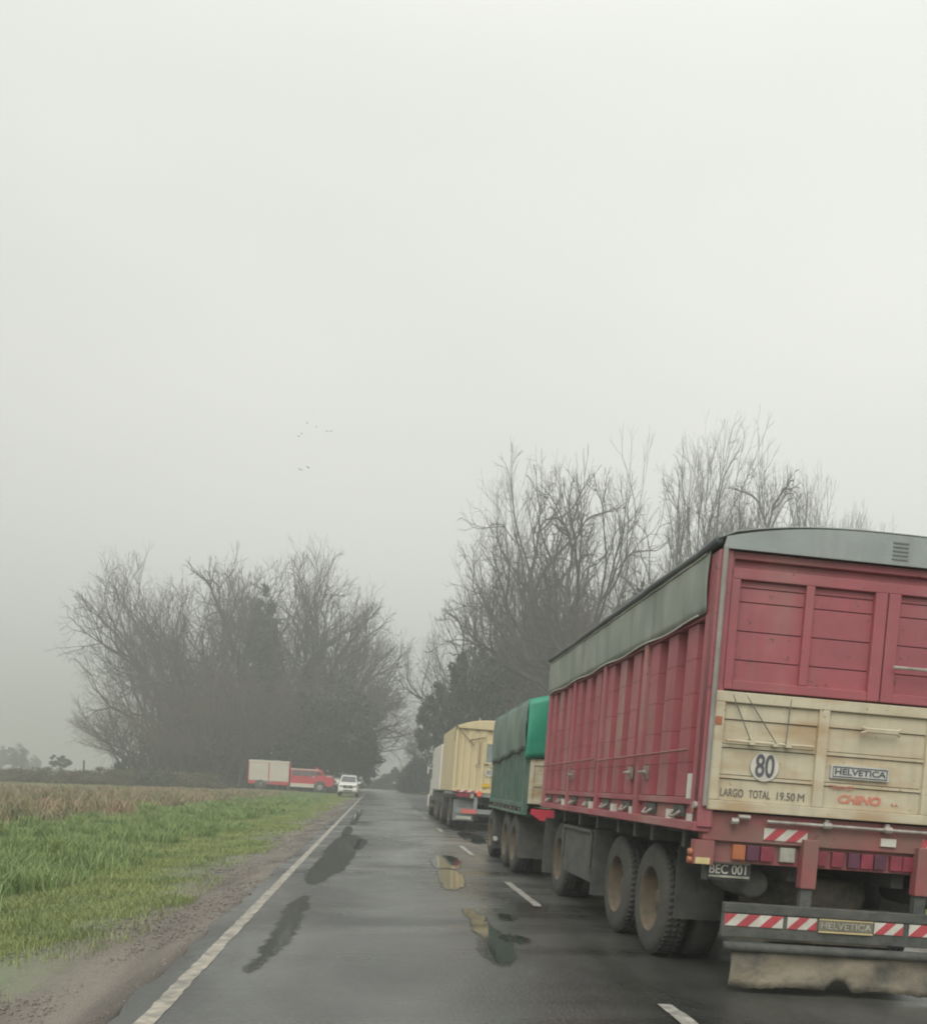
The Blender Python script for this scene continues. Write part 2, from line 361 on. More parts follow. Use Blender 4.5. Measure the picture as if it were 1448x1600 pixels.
_m3 = _t.nodes.new('ShaderNodeMapRange'); _m3.inputs[1].default_value = .95; _m3.inputs[2].default_value = 1.2; _m3.inputs[3].default_value = .32; _m3.inputs[4].default_value = .04; _t.links.new(_ad.outputs[0], _m3.inputs[0]); _t.links.new(_m3.outputs[0], _b.inputs['Roughness'])
_n = WATER.node_tree.nodes.new('ShaderNodeTexNoise'); _n.inputs['Scale'].default_value = 5; _bp = WATER.node_tree.nodes.new('ShaderNodeBump'); _bp.inputs['Strength'].default_value = .04; _bp.inputs['Distance'].default_value = .01
WATER.node_tree.links.new(_n.outputs[0], _bp.inputs['Height']); WATER.node_tree.links.new(_bp.outputs[0], _b.inputs['Normal'])
DAMP = mat('damp dark asphalt', (.05, .052, .048), (.075, .073, .066), rough=.22, scale=6, bump=.1, bscale=30)
def to_ground(px, py):
    d = ray(px, py); z = 0
    for _ in range(4):
        t = (z - CAMZ) / d.z; x, y = d.x * t, d.y * t
        z = road_z(x) if x > EL else ground_z(x, y)
    return x, y
def smooth_poly(P, it=2, jit=.0):
    for _ in range(it):
        Q = []
        for i in range(len(P)):
            a, b2 = P[i], P[(i + 1) % len(P)]
            Q += [(a[0] * .75 + b2[0] * .25, a[1] * .75 + b2[1] * .25), (a[0] * .25 + b2[0] * .75, a[1] * .25 + b2[1] * .75)]
        P = [(x + random.uniform(-jit, jit), y + random.uniform(-jit, jit) * 2) for x, y in Q]
    return P
def blob(name, outline, dz=.005, m=WATER, jit=.012, wo=.08, wi=.05):
    P = smooth_poly([to_ground(*p) for p in outline], 3, jit)
    n = len(P); area = sum(P[k][0] * P[(k + 1) % n][1] - P[(k + 1) % n][0] * P[k][1] for k in range(n))
    sg = 1 if area > 0 else -1
    def off(dist):
        O = []
        for k in range(n):
            a, b = P[k - 3], P[(k + 3) % n]; tx, ty = b[0] - a[0], b[1] - a[1]; l = math.hypot(tx, ty) + 1e-9
            O.append((P[k][0] + sg * ty / l * dist, P[k][1] - sg * tx / l * dist * 3))
        return O
    me = MB(); rings = [off(wo), P]
    for ri, Q in enumerate(rings): me.v += [(x, y, (road_z(x) if x > EL else ground_z(x, y)) + dz) for x, y in Q]
    for ri in range(1): me.f += [(ri * n + k, ri * n + (k + 1) % n, (ri + 1) * n + (k + 1) % n, (ri + 1) * n + k) for k in range(n)]
    me.f.append(tuple(n + k for k in range(n)))
    o = me.build(name, m); at_ = o.data.attributes.new('depth', 'FLOAT', 'POINT')
    at_.data.foreach_set('value', [0.] * n + [.85] * n)
    tag(o, kind='structure'); return o
def grow_poly(P, k):
    cx = sum(p[0] for p in P) / len(P); cy = sum(p[1] for p in P) / len(P)
    return [(cx + (x - cx) * k, cy + (y - cy) * (1 + (k - 1) * .6)) for x, y in P]
PUD = [
    [(388, 1516), (405, 1500), (414, 1478), (430, 1462), (446, 1432), (449, 1418), (470, 1402), (478, 1401), (476, 1420), (462, 1440), (455, 1462), (438, 1478), (420, 1492), (405, 1508)],
    [(481, 1382), (480, 1368), (500, 1345), (514, 1325), (530, 1308), (548, 1304), (563, 1310), (556, 1325), (545, 1345), (533, 1360), (520, 1366), (500, 1378)],
    [(533, 1306), (540, 1294), (547, 1290), (549, 1300), (541, 1308)],
    [(545, 1290), (553, 1278), (560, 1266), (565, 1264), (562, 1276), (556, 1288)],
    [(728, 1421), (738, 1424), (752, 1436), (760, 1450), (772, 1456), (782, 1462), (794, 1480), (792, 1500), (786, 1507), (772, 1500), (757, 1490), (754, 1478), (757, 1466), (745, 1452), (736, 1436)],
    [(684, 1362), (700, 1357), (718, 1366), (722, 1382), (714, 1391), (700, 1390), (690, 1380)],
    [(674, 1345), (690, 1336), (712, 1340), (721, 1352), (712, 1359), (694, 1358), (678, 1354)],
    [(713, 1300), (735, 1302), (752, 1308), (760, 1316), (748, 1320), (735, 1317), (725, 1311)],
    [(780, 1430), (795, 1430), (802, 1436), (790, 1438)],
    [(784, 1462), (806, 1464), (824, 1470), (812, 1474), (794, 1470)],
    [(560, 1312), (575, 1312), (566, 1325), (556, 1330)],
]
for P in PUD:
    blob('puddle', P, jit=.02)

# ------------------------------------------------------------------ wheels
WCACHE = {}
def wheel(parent, x, y, z=.53, r=.53, wd=.27, side=-1, dual=True, rimmat=RIM):
    key = (r, wd, side, dual, rimmat.name)
    if key not in WCACHE:
        def tyre(x0):
            s_ = side; p = [(x0 - wd * .42 * -s_ * -1, r * .60)]
            prof = [(-.5, .60), (-.5, .66), (-.52, .80), (-.47, .93), (-.40, .98), (-.2, 1.), (.2, 1.), (.40, .98), (.47, .93), (.52, .80), (.5, .60)]
            return [(x0 + a * wd, q * r) for a, q in prof]
        t = MB().lathe(tyre(0), (0, 0, 0), n=40)
        if dual:
            t.lathe(tyre(-side * (wd + .06)), (0, 0, 0), n=32)
        rp = [(.5, .60), (.49, .57), (.36, .55), (.05, .50), (.0, .44), (-.02, .30), (.10, .28), (.16, .20), (.5, .19), (.62, .14), (.64, .0001)] if not dual else [(.5, .60), (.49, .57), (.30, .55), (-.10, .50), (-.2, .46), (-.22, .30), (-.1, .26), (.05, .20), (.14, .16), (.16, .0001)]
        rm = MB().lathe([(a * wd * side, q * r) for a, q in rp], (0, 0, 0), n=32)
        for k in range(8):
            a = 2 * math.pi * k / 8 + .2
            rm.tube([(side * wd * -.2, math.cos(a) * r * .36, math.sin(a) * r * .36), (side * wd * -.02, math.cos(a) * r * .36, math.sin(a) * r * .36)], .016, 6)
        nb_ = 54
        for k in range(nb_):                      # shallow tread lugs
            a = 2 * math.pi * k / nb_; da = 2 * math.pi / nb_ * .32
            for x0, x1 in ((-.38, -.14), (-.10, .10), (.14, .38)):
                vv = [(x * wd, math.cos(b2) * q * r, math.sin(b2) * q * r) for q in (.985, 1.0) for b2 in (a - da, a + da) for x in (x0, x1)]
                t.add(vv, [(0, 1, 3, 2), (4, 6, 7, 5), (0, 4, 5, 1), (2, 3, 7, 6), (0, 2, 6, 4), (1, 5, 7, 3)])
        to = t.build('wheel', RUB, None)
        ro = rm.build('rim', rimmat, to, smooth=True)
        for p_ in to.data.polygons: p_.use_smooth = len(p_.vertices) == 4 and p_.area > .0006
        WCACHE[key] = (to, ro); o = to
        o.parent = parent; o.location = (x, y, z); return o
    to, ro = WCACHE[key]
    o = to.copy(); col.objects.link(o); o.parent = parent; o.location = (x, y, z)
    q = ro.copy(); col.objects.link(q); q.parent = o
    return o

def chevrons(name, parent, x0, x1, z0, z1, y, n, start=0, yth=.004, lean=1):
    """strip of slanted red and white stripes; white backing, red slanted blocks"""
    o = B(x0, x1, y - yth, y, z0, z1).build(name, WHITE, parent)
    mb = MB(); pitch = (x1 - x0) / n; h = z1 - z0; sl_ = h * 1.05
    for k in range(-1, n + 1):
        if (k + start) % 2: continue
        a = x0 + k * pitch
        poly = [(a, z0), (a + pitch, z0), (a + pitch + sl_, z1), (a + sl_, z1)]
        cl = []
        for i in range(4):            # clip to x0..x1
            cl.append(poly[i])
        def clip(P, f, inside):
            O = []
            for i in range(len(P)):
                p, q = P[i], P[(i + 1) % len(P)]
                ip, iq = inside(p), inside(q)
                if ip: O.append(p)
                if ip != iq:
                    t = (f - p[0]) / (q[0] - p[0]); O.append((f, p[1] + t * (q[1] - p[1])))
            return O
        cl = clip(cl, x0, lambda p: p[0] >= x0); cl = clip(cl, x1, lambda p: p[0] <= x1) if cl else cl
        if len(cl) >= 3: mb.prism(cl, 'y', y - yth - .002, y - yth + .001)
    mb.build('red_stripes', REDR, o)
    return o

# ------------------------------------------------------------------ red grain trailer
LEAN = R(2.27)
rt = empty('grain_trailer', (2.361, 6.474, road_z(2.361)), 'tall faded red grain trailer with a cream tailgate marked 80 and grey roof', 'trailer', (0, LEAN, R(-.3)))
TW, TL = 2.6, 6.54
ZB, ZG0, ZG1, ZT, ZTB = 1.24, 1.374, 2.267, 3.29, 2.875
# side walls: posts + corrugated planks
def side_wall(parent, sgn):
    xo = 0 if sgn < 0 else TW
    posts = [.09, 1.70, 3.25, 4.80, 6.46]
    frame = MB(); planks = MB(); dark = MB(); recf = []
    s = 1 if sgn < 0 else -1
    X = lambda d: xo + s * d
    def bx(mb, d0, d1, y0, y1, z0, z1): mb.box(min(X(d0), X(d1)), max(X(d0), X(d1)), y0, y1, z0, z1)
    for k, p in enumerate(posts):
        wv = .09 if k in (0, 4) else .055
        zt_ = ZT if k == 0 else ZTB + .02
        bx(frame, -.035, .09, p - wv, p + wv, ZB, zt_)
    bx(frame, -.02, .07, .18, TL, ZTB - .05, ZTB + .01)
    bx(frame, -.015, .07, .18, TL, 1.40, 1.455)
    bx(frame, -.05, .07, .0, TL, ZB - .035, ZB + .035)
    bx(frame, .02, .07, .18, TL, ZB + .035, 1.40)
    zz = 1.46; hh = (ZTB - .055 - 1.46) / 5
    for r_ in range(5):
        for b_ in range(4):
            y0, y1 = posts[b_] + (.09 if b_ == 0 else .055), posts[b_ + 1] - .055
            n_ = 3; pw = (y1 - y0) / n_
            prof = []
            for q in range(n_):
                a = y0 + q * pw
                prof += [(a, .085), (a + pw * .40, .085), (a + pw * .45, .0), (a + pw * .96, .0), (a + pw, .085)]
            vs = []
            z0, z1 = zz + r_ * hh + .0015, zz + (r_ + 1) * hh - .0015
            for (yy, d) in prof: vs += [(X(d), yy, z0), (X(d), yy, z1)]
            fs = [(2 * i, 2 * i + 2, 2 * i + 3, 2 * i + 1) for i in range(len(prof) - 1)]
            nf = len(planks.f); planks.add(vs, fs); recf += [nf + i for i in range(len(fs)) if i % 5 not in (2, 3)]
            vs2 = [(X(d + .02), yy, z_) for (yy, d) in prof for z_ in (z0, z1)]
            o_ = len(prof)
            planks.add(vs + vs2, [(2 * i, 2 * i + 2, 2 * (o_ + i) + 2, 2 * (o_ + i)) for i in range(o_ - 1)] + [(2 * i + 1, 2 * i + 3, 2 * (o_ + i) + 3, 2 * (o_ + i) + 1) for i in range(o_ - 1)])
    bx(dark, .115, .13, .1, TL, ZB, ZTB); bx(frame, .02, .06, .1, TL, ZTB, ZT - .01)
    f = frame.build('side_wall', RED, parent, bevel=.006)
    pko = planks.build('corrugated_panel', RED, f); dark.build('inner_lining', CHAS, f); pko.data.materials.append(mat('shaded recess red paint', (.32, .065, .08), (.25, .055, .065), rough=.5, scale=3, rust=((.2, .1, .08), 4, (2, 2, .3), .5, .75, .5)))  # deeper red puts the shade of the recessed strips into the colour
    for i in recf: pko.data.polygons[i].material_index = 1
    rod = MB()
    for a, b_ in ((.22, 3.2), (3.3, 6.3)): rod.tube([(X(-.07), a, 1.82), (X(-.07), b_, 1.80)], .011, 6)
    rod.build('tie_rail', RED2, f)
    for y in (.55, 1.3, 2.1, 2.9, 3.7, 4.5, 5.3, 6.1):
        hk = MB(); hs = MB(); hk.tube([(X(-.01), y - .09, 1.34), (X(-.05), y - .05, 1.30), (X(-.05), y + .05, 1.30), (X(-.01), y + .09, 1.34)], .012, 6)
        bx(hs, .0, .02, y - .14, y + .14, 1.30, 1.39)
        hs.build('hook_recess', CHAS, f); hk.build('rope_hook', STEEL, f)
    for y, z in ((.26, 1.52), (.16, 1.29), (.72, 1.31), (1.85, 1.30), (2.55, 1.31), (3.55, 1.31), (5.1, 1.31)):
        h_ = .075 if z > 1.5 else .04
        w2 = .06 if y < .2 else .07
        m_ = MB(); bx(m_, -.018 if y > .2 else -.04, .02 if z < 1.5 else .06, y - w2, y + w2, z - h_, z + h_ * (1.6 if z > 1.5 else 1)); m_.build('side_reflector', WHITE, f)
    for y, z in ((1.55, 1.80), (2.0, 1.80), (3.4, 1.78), (5.0, 1.78)):
        pass
    for y in (1.45, 1.95, 4.6):
        lt = MB(); lt.tube([(X(-.055), y - .12, 1.66), (X(-.055), y + .1, 1.66)], .014, 6); bx(lt, -.04, .0, y - .02, y + .02, 1.60, 1.72)
        lt.build('latch', STEEL, f)
    return f
side_wall(rt, -1); side_wall(rt, 1)
# rear frame (upper red panels)
fr = MB()
fr.box(-.035, .07, -.02, .10, ZB, ZT)                     # corner posts
fr.box(TW - .07, TW + .035, -.02, .10, ZB, ZT)
fr.box(.07, TW - .07, 0, .08, ZT - .055, ZT)
fr.box(.07, TW - .07, .0, .08, ZT - .20, ZT - .12)
fr.box(.07, TW - .07, .045, .08, ZT - .12, ZT - .055)
fr.box(.07, .15, .0, .06, ZG1 + .01, ZT - .2)
fr.box(TW - .15, TW - .07, .0, .06, ZG1 + .01, ZT - .2)
fr.box(.66, .725, .0, .06, ZG1 + .08, ZT - .2)
fr.box(TW - .725, TW - .66, .0, .06, ZG1 + .08, ZT - .2)
fr.box(1.20, 1.295, -.005, .06, ZG1 + .01, ZT - .2)
fr.box(1.305, 1.40, -.005, .06, ZG1 + .01, ZT - .2)
for a, b_ in ((.15, 1.20), (1.40, TW - .15)): fr.box(a, b_, .0, .06, ZG1 + .01, ZG1 + .08)
frame = fr.build('rear_frame', RED, rt, bevel=.006)
pk = MB(); zs = [ZG1 + .08, ZG1 + .235, ZG1 + .45, ZG1 + .665, ZG1 + .77, ZT - .2]
for i in range(5):
    for a, b_ in ((.15, .66), (.725, 1.20), (1.40, TW - .725), (TW - .66, TW - .15)):
        pk.box(a, b_, .035, .055, zs[i] + .004, zs[i + 1] - .004)
pk.build('rear_panel', RED, frame); B(.1, TW - .1, .062, .075, ZG0, ZT - .02).build('backing', CHAS, frame)
MB().tube([(1.36, -.05, ZG1 + .27), (1.95, -.05, ZG1 + .27)], .012, 6).build('handle_rail', STEEL, frame)
tb = MB()
for (a, za, b_, zb) in ((.14, ZG1 - .01, .30, 1.91), (.24, ZG1 - .01, .50, 1.90), (.60, ZG1 - .01, .575, 1.90)): tb.tube([(a, -.03, za), (b_, -.055, zb)], .0045, 5)
tb.build('tarp_cord', INK, rt)
# corner pipe (grey drain pipe up the corner)
MB().tube([(.0, -.045, 1.40), (.0, -.045, 3.30)], .020, 8).build('corner_pipe', mat('dull grey pipe', (.30, .28, .25), (.2, .18, .16), rough=.6), frame)
# cream gate
g = MB(); gy0, gy1 = -.035, .03
g.box(.02, TW - .02, gy0, gy1, ZG1 - .09, ZG1 - .01)
g.box(.02, TW - .02, gy0, gy1, ZG0, ZG0 + .075)
g.box(.02, .10, gy0, gy1, ZG0 + .075, ZG1 - .09); g.box(TW - .10, TW - .02, gy0, gy1, ZG0 + .075, ZG1 - .09)
for c in (.87, 1.73): g.box(c - .04, c + .04, gy0, gy1, ZG0 + .075, ZG1 - .09)
gate = g.build('tailgate', CREAM, rt, bevel=.006)
gp = MB(); zs = [ZG0 + .075, ZG0 + .24, ZG0 + .27, ZG0 + .47, ZG0 + .50, ZG0 + .68, ZG1 - .09]
for a, b_ in ((.10, .83), (.91, 1.69), (1.77, TW - .10)):
    for i in range(6):
        dd = .0 if i % 2 == 0 else .012
        gp.box(a, b_, .002 - dd, .02, zs[i] + .003, zs[i + 1] - .003)
gp.build('gate_panel', CREAM, gate)
gh = MB()
for a, b_ in ((.12, .80), ): gh.tube([(a, -.045, ZG0 + .52), (b_, -.045, ZG0 + .52)], .011, 6)
for c in (.32, .50, .60): gh.box(c - .02, c + .02, -.055, -.0, ZG0 + .50, ZG0 + .545)
gh.tube([(1.16, -.045, ZG0 + .70), (1.19, -.06, ZG0 + .685), (1.43, -.06, ZG0 + .685), (1.46, -.045, ZG0 + .70)], .012, 6)
gh.tube([(1.16, -.045, ZG0 + .655), (1.19, -.06, ZG0 + .67), (1.43, -.06, ZG0 + .67), (1.46, -.045, ZG0 + .655)], .012, 6)
gh.build('gate_handle', CREAM, gate)
# 80 disc
dz = ZG0 + .345
disc = MB().lathe([(0, .0001), (0, .108)], (.445, -.019, dz), 'y', 40)
disc = MB(); disc.lathe([(.012, .108), (0, .108), (0, .0001)], (.445, -.019, dz), 'y', 40); disc = disc.build('speed_disc', WHITE, gate)
text('speed_number', '80', .235, DGREY, disc, .445, -.022, dz, .145, bold=.003)
for _w, _x, _k in (('LARGO', .215, .175), ('TOTAL', .43, .165), ('19.50', .63, .14), ('M', .755, .05)): text('length_lettering', _w, .085, INK, gate, _x, -.001, ZG0 + .135, _k)
bp = B(.96, 1.42, -.022, -.001, ZG0 + .305, ZG0 + .405).build('name_badge', PLATE, gate)
bd = MB()
for z in (ZG0 + .318, ZG0 + .390): bd.box(.975, 1.405, -.025, -.021, z - .004, z + .004)
for x in (.975, 1.401): bd.box(x, x + .004, -.025, -.021, ZG0 + .318, ZG0 + .390)
bd.build('badge_border', DGREY, bp)
text('badge_lettering', 'HELVETICA', .062, DGREY, bp, 1.19, -.024, ZG0 + .354, .40, bold=.001)
text('red_small_lettering', 'TRANSP.', .045, REDINK, gate, 1.06, -.012, ZG0 + .235, .2, shear=.2)
text('red_lettering', 'CHINO', .085, REDINK, gate, 1.21, -.001, ZG0 + .15, .34, shear=.2, bold=.004)
text('red_small_lettering', 'S.A.', .03, REDINK, gate, 1.50, -.001, ZG0 + .135, .06)
for x in (.03,): B(x, x + .05, -.04, -.034, ZG1 - .26, ZG1 - .20).build('gate_reflector', LORG, gate)
# hinge pipe and rear beam
bm = MB(); bm.box(.03, TW - .03, .02, .12, 1.145, ZG0 - .012); beam = bm.build('rear_beam', RED2, rt, bevel=.006)
MB().tube([(.50, -.02, 1.315), (TW - .3, -.02, 1.315)], .013, 8).build('hinge_pipe', STEEL, beam)
hb = MB()
for c in (.97, 1.45, 1.93): _h = MB(); _h.tube([(c - .03, -.02, 1.315), (c + .03, -.02, 1.315)], .026, 8); _h.box(c - .015, c + .015, -.02, .02, 1.30, 1.36); _h.build('hinge_bracket', STEEL, beam)
hb.tube([(.27, -.03, 1.335), (.36, -.03, 1.335)], .018, 8); hb.tube([(.22, -.03, 1.30), (.27, -.035, 1.30)], .026, 8)
hb.build('gate_latch', STEEL, beam)
chevrons('chevron_sticker', beam, .50, .84, 1.175, 1.265, .018, 4, 0)
chevrons('chevron_sticker', beam, TW - .84, TW - .50, 1.175, 1.265, .018, 4, 1)
B(1.42, 1.54, -.0, .018, 1.19, 1.25).build('rear_reflector', WHITE, beam)
# light board
lb = MB(); lb.box(.12, TW - .12, .06, .12, .985, 1.143); board = lb.build('lamp_board', RED2, rt)
B(-.03, .12, .0, .1, .96, 1.143).build('corner_bracket', RED2, rt, bevel=.004); B(TW - .12, TW + .03, .0, .1, .96, 1.143).build('corner_bracket', RED2, rt, bevel=.004)
B(-.02, .09, -.006, .0, .965, 1.012).build('corner_reflector', YELR, rt); B(TW - .09, TW + .02, -.006, .0, .965, 1.012).build('corner_reflector', YELR, rt)
for mir in (0, 1):
    F = (lambda a, b_: (a, b_)) if not mir else (lambda a, b_: (TW - b_, TW - a))
    for a, b_, m_, z0, z1 in ((.275, .375, LORG, 1.01, 1.125), (.385, .485, LDRK, 1.01, 1.125), (.495, .595, LRED, 1.01, 1.125), (.645, .765, LGRY, 1.015, 1.125)):
        q = F(a, b_); B(q[0], q[1], .025, .06, z0, z1).build('tail_lamp', m_, board, bevel=.006)
for a, m_ in ((.925, LRED), (1.06, LRED), (1.19, LDRK), (1.295, LRED), (1.40, LDRK), (1.53, LRED), (1.63, LRED)):
    B(a, a + .095, .03, .06, 1.005, 1.12).build('tail_lamp', m_, board, bevel=.005)
# supports
for x in (.80, 1.71):
    B(x, x + .12, -.03, .055, .83, 1.20).build('bumper_support', RED2, rt, bevel=.006)
    B(x + .015, x + .105, -.01, .05, .685, .83).build('support_foot', CHAS, rt, bevel=.004)
lp = MB(); lp.box(.10, .47, .13, .15, .845, 1.0); lp.box(.09, .12, .10, .15, .84, 1.0)
plate = lp.build('licence_plate_holder', CHAS, rt)
pl = B(.135, .455, .122, .13, .872, .977).build('licence_plate', BLACK, plate)
bd = MB(); bd.box(.135, .455, .112, .122, .967, .982); bd.box(.135, .455, .112, .122, .864, .880); bd.build('plate_frame', LGRY, pl)
text('plate_lettering', 'BEC 001', .098, WHITE, pl, .29, .119, .923, .29, bold=.001)
# underride bumper
bu = MB(); bu.box(.23, TW - .23, -.02, .04, .615, .69); bu.box(.23, TW - .23, -.01, .04, .43, .612)
bump = bu.build('underride_bumper', CHAS, rt, bevel=.006)
chevrons('chevron_strip', bump, .24, .695, .518, .608, -.012, 5, 1)
chevrons('chevron_strip', bump, .73, .96, .518, .608, -.012, 3, 0)
chevrons('chevron_strip', bump, 1.42, 1.65, .518, .608, -.012, 3, 0)
chevrons('chevron_strip', bump, 1.70, 2.36, .518, .608, -.012, 6, 0)
nb = B(.975, 1.405, -.022, -.011, .505, .612).build('name_badge', PLATED, bump)
bd = MB(); bd.box(.975, 1.405, -.026, -.022, .507, .517); bd.box(.975, 1.405, -.026, -.022, .602, .609); bd.build('badge_border', YELR, nb)
text('badge_lettering', 'HELVETICA', .072, LGRY, nb, 1.19, -.024, .558, .40)
MB().tube([(.26, .0, .36), (TW - .26, .0, .36)], .038, 8).build('lower_tube', CHAS, bump, smooth=True)
# spray skirt, wavy edge with a notch
def skirt():
    mb = MB(); n_ = 60; vs = []
    for i in range(n_ + 1):
        x = .33 + (TW - .56) * i / n_
        zb = .055 + .012 * math.sin(x * 9) + random.uniform(-.006, .006)
        if abs(x - 1.2) < .1: zb += .09 * math.sqrt(max(0, 1 - ((x - 1.2) / .1) ** 2))
        for k in range(6):
            z = .34 + (zb - .34) * k / 5; vs.append((x, .03 + .012 * math.sin(x * 7 + k) , z))
    mb.add(vs, [(i * 6 + k, (i + 1) * 6 + k, (i + 1) * 6 + k + 1, i * 6 + k + 1) for i in range(n_) for k in range(5)])
    return mb
skirt().build('spray_skirt', MUD, rt, smooth=True, solid=.008)
# chassis
ch = MB()
for x in (.80, 1.65): ch.box(x, x + .1, .2, 6.5, .86, 1.16)
for y in (.5, 1.35, 1.9, 2.5, 3.4, 4.3, 5.2, 5.9): ch.box(.05, TW - .05, y - .04, y + .04, 1.06, 1.2)
for y in (1.6, 2.8, 5.9): ch.tube([(.35, y, .53), (TW - .35, y, .53)], .07, 10)
ch.box(.1, 2.5, .1, 6.4, 1.17, 1.21)
for x in (.62, 1.88):
    for (a, b_) in ((1.6, .5), (2.8, .5), (5.9, .5)):
        ch.prism([(a - b_, .82), (a, .64), (a + b_, .82), (a + b_, .86), (a, .70), (a - b_, .86)], 'x', x, x + .09)
chas = ch.build('chassis', CHAS, rt)
for c in (.55, 2.05): MB().lathe([(-.32, .0001), (-.32, .10), (-.3, .12), (.3, .12), (.32, .10), (.32, .0001)], (c, .55, .82), 'y', 18).build('air_tank', CHAS, rt, smooth=True)
# spare boxes and guards
tbx = MB(); tbx.box(.06, .55, 3.6, 5.1, .42, 1.02); tbx.box(.03, .06, 3.55, 5.15, .98, 1.02); tbx.box(.03, .06, 3.55, 3.61, .60, 1.02); tbx.box(.03, .06, 5.1, 5.15, .60, 1.02)
tbx.build('tool_box', CHAS, rt, bevel=.01)
tb2 = MB(); tb2.box(TW - .55, TW - .06, 3.6, 5.1, .42, 1.02); tb2.build('tool_box', CHAS, rt, bevel=.01)
for x0, x1 in ((.03, .60), (TW - .60, TW - .03)):
    B(x0 + (.14 if x0 < 1 else 0), x1 - (.14 if x0 > 1 else 0), .93, .945, .42, 1.05).build('mudflap', CHAS, rt)
    B(x0 + .0, x1, 6.42, 6.435, .25, 1.05).build('mudflap', CHAS, rt)
    B(x0, x1, 3.4, 3.415, .3, 1.05).build('mudflap', CHAS, rt)
sp = MB(); sp.lathe([(-.15, .0001), (-.15, .5), (0, .53), (.13, .5), (.13, .0001)], (1.3, 1.0, .72), 'z', 32); sp.build('spare_wheel', MUD, rt, smooth=True)
B(.6, 2.0, .75, .8, .3, .62).build('rear_crossmember', MUD, rt)
for y in (1.6, 2.8, 5.9):
    wheel(rt, .27, y, .51, .51, .235, side=-1); wheel(rt, TW - .27, y, .51, .51, .235, side=1)
for z in (1.045, .985):
    MB().lathe([(-.02, .0001), (-.02, .028), (0, .03), (.01, .03)], (-.035, .07, z), 'x', 14).build('marker_lamp', LORG, rt, smooth=True)
B(-.045, -.03, .05, .1, 1.345, 1.40).build('marker_lamp', LORG, rt)
MB().tube([(-.06, .03, 1.40), (-.02, .03, 1.40)], .028, 10).build('gate_bolt', STEEL, rt)
# draw bar
db = MB(); db.tube([(.9, 6.5, .8), (1.3, 7.75, .75)], .05, 8); db.tube([(1.7, 6.5, .8), (1.3, 7.75, .75)], .05, 8); db.build('draw_bar', CHAS, rt)
# tarpaulin
def arch(x, a=.10, h=.235, W=TW): 
    t = abs(x / W * 2 - 1)
    return a + (h - a) * (1 - t ** 2.6)
tz = ZTB
tp = MB()
def tside(u, v):
    y = .14 + (TL - .1) * u; z = ZTB - .02 + (ZT + .04 - ZTB + .02) * v
    return (-.042 - .007 * math.sin(math.pi * v) * (1 + .8 * math.sin(y * 3.1)) - .006 * math.sin(math.pi * v) * math.sin(y * 11 + 2 * math.sin(y * 2)) , y, z - (.008 * abs(math.sin(y * 2.2)) if v == 0 else 0))
tp.sheet(tside, 130, 8)
tp.build('side_tarpaulin', TARPG, rt, smooth=True, solid=.006)
MB().sheet(lambda u, v: (2 * TW / 2 - tside(u, v)[0], tside(u, v)[1], tside(u, v)[2]), 60, 8).build('side_tarpaulin', TARPG, rt, smooth=True, solid=.006)
rf = MB().sheet(lambda u, v: (-.06 + (TW + .12) * v, -.03 + (TL + .06) * u, ZT + arch(-.06 * 0 + TW * v) + .012 * math.sin(u * 30) * math.sin(math.pi * v) - (.03 * (1 - v * 0) if v in (0, 1) else 0)), 50, 20)
rf.build('roof_tarpaulin', TARPR, rt, smooth=True, solid=.008)
for x in (-.05, TW + .05):
    MB().tube([(x, -.02, ZT + .06)] + [(x + random.uniform(-.008, .008), yy, ZT + .055 + random.uniform(-.006, .006)) for yy in np.linspace(.4, TL, 12)], .035, 8).build('tarp_edge_roll', DARKT, rt, smooth=True)
edge = MB().tube([(-.058, yy, ZT + .012 + .004 * math.sin(yy * 9)) for yy in np.linspace(.2, TL, 24)], .006, 5); edge.build('tarp_piping', WHITE, rt)
edge = MB().tube([(-.052, yy, ZTB - .03 + .012 * math.sin(yy * 4.4)) for yy in np.linspace(.3, TL, 40)], .006, 5); edge.build('tarp_piping', WHITE, rt)
nn = 24
fa = MB(); top = [(TW * i / nn, ZT + arch(TW * i / nn) - .012) for i in range(nn, -1, -1)]
fa.prism([(-.02, ZT + .002), (TW + .02, ZT + .002)] + top, 'y', -.05, -.035); fas = fa.build('roof_fascia', TARPR, rt)
vl = MB()
for k in range(5): vl.box(1.27, 1.39, -.056, -.05, ZT + .04 + k * .03, ZT + .052 + k * .03)
vl.build('vent_louvre', mat('vent slat', (.2, .22, .21), (.15, .17, .16)), fas)

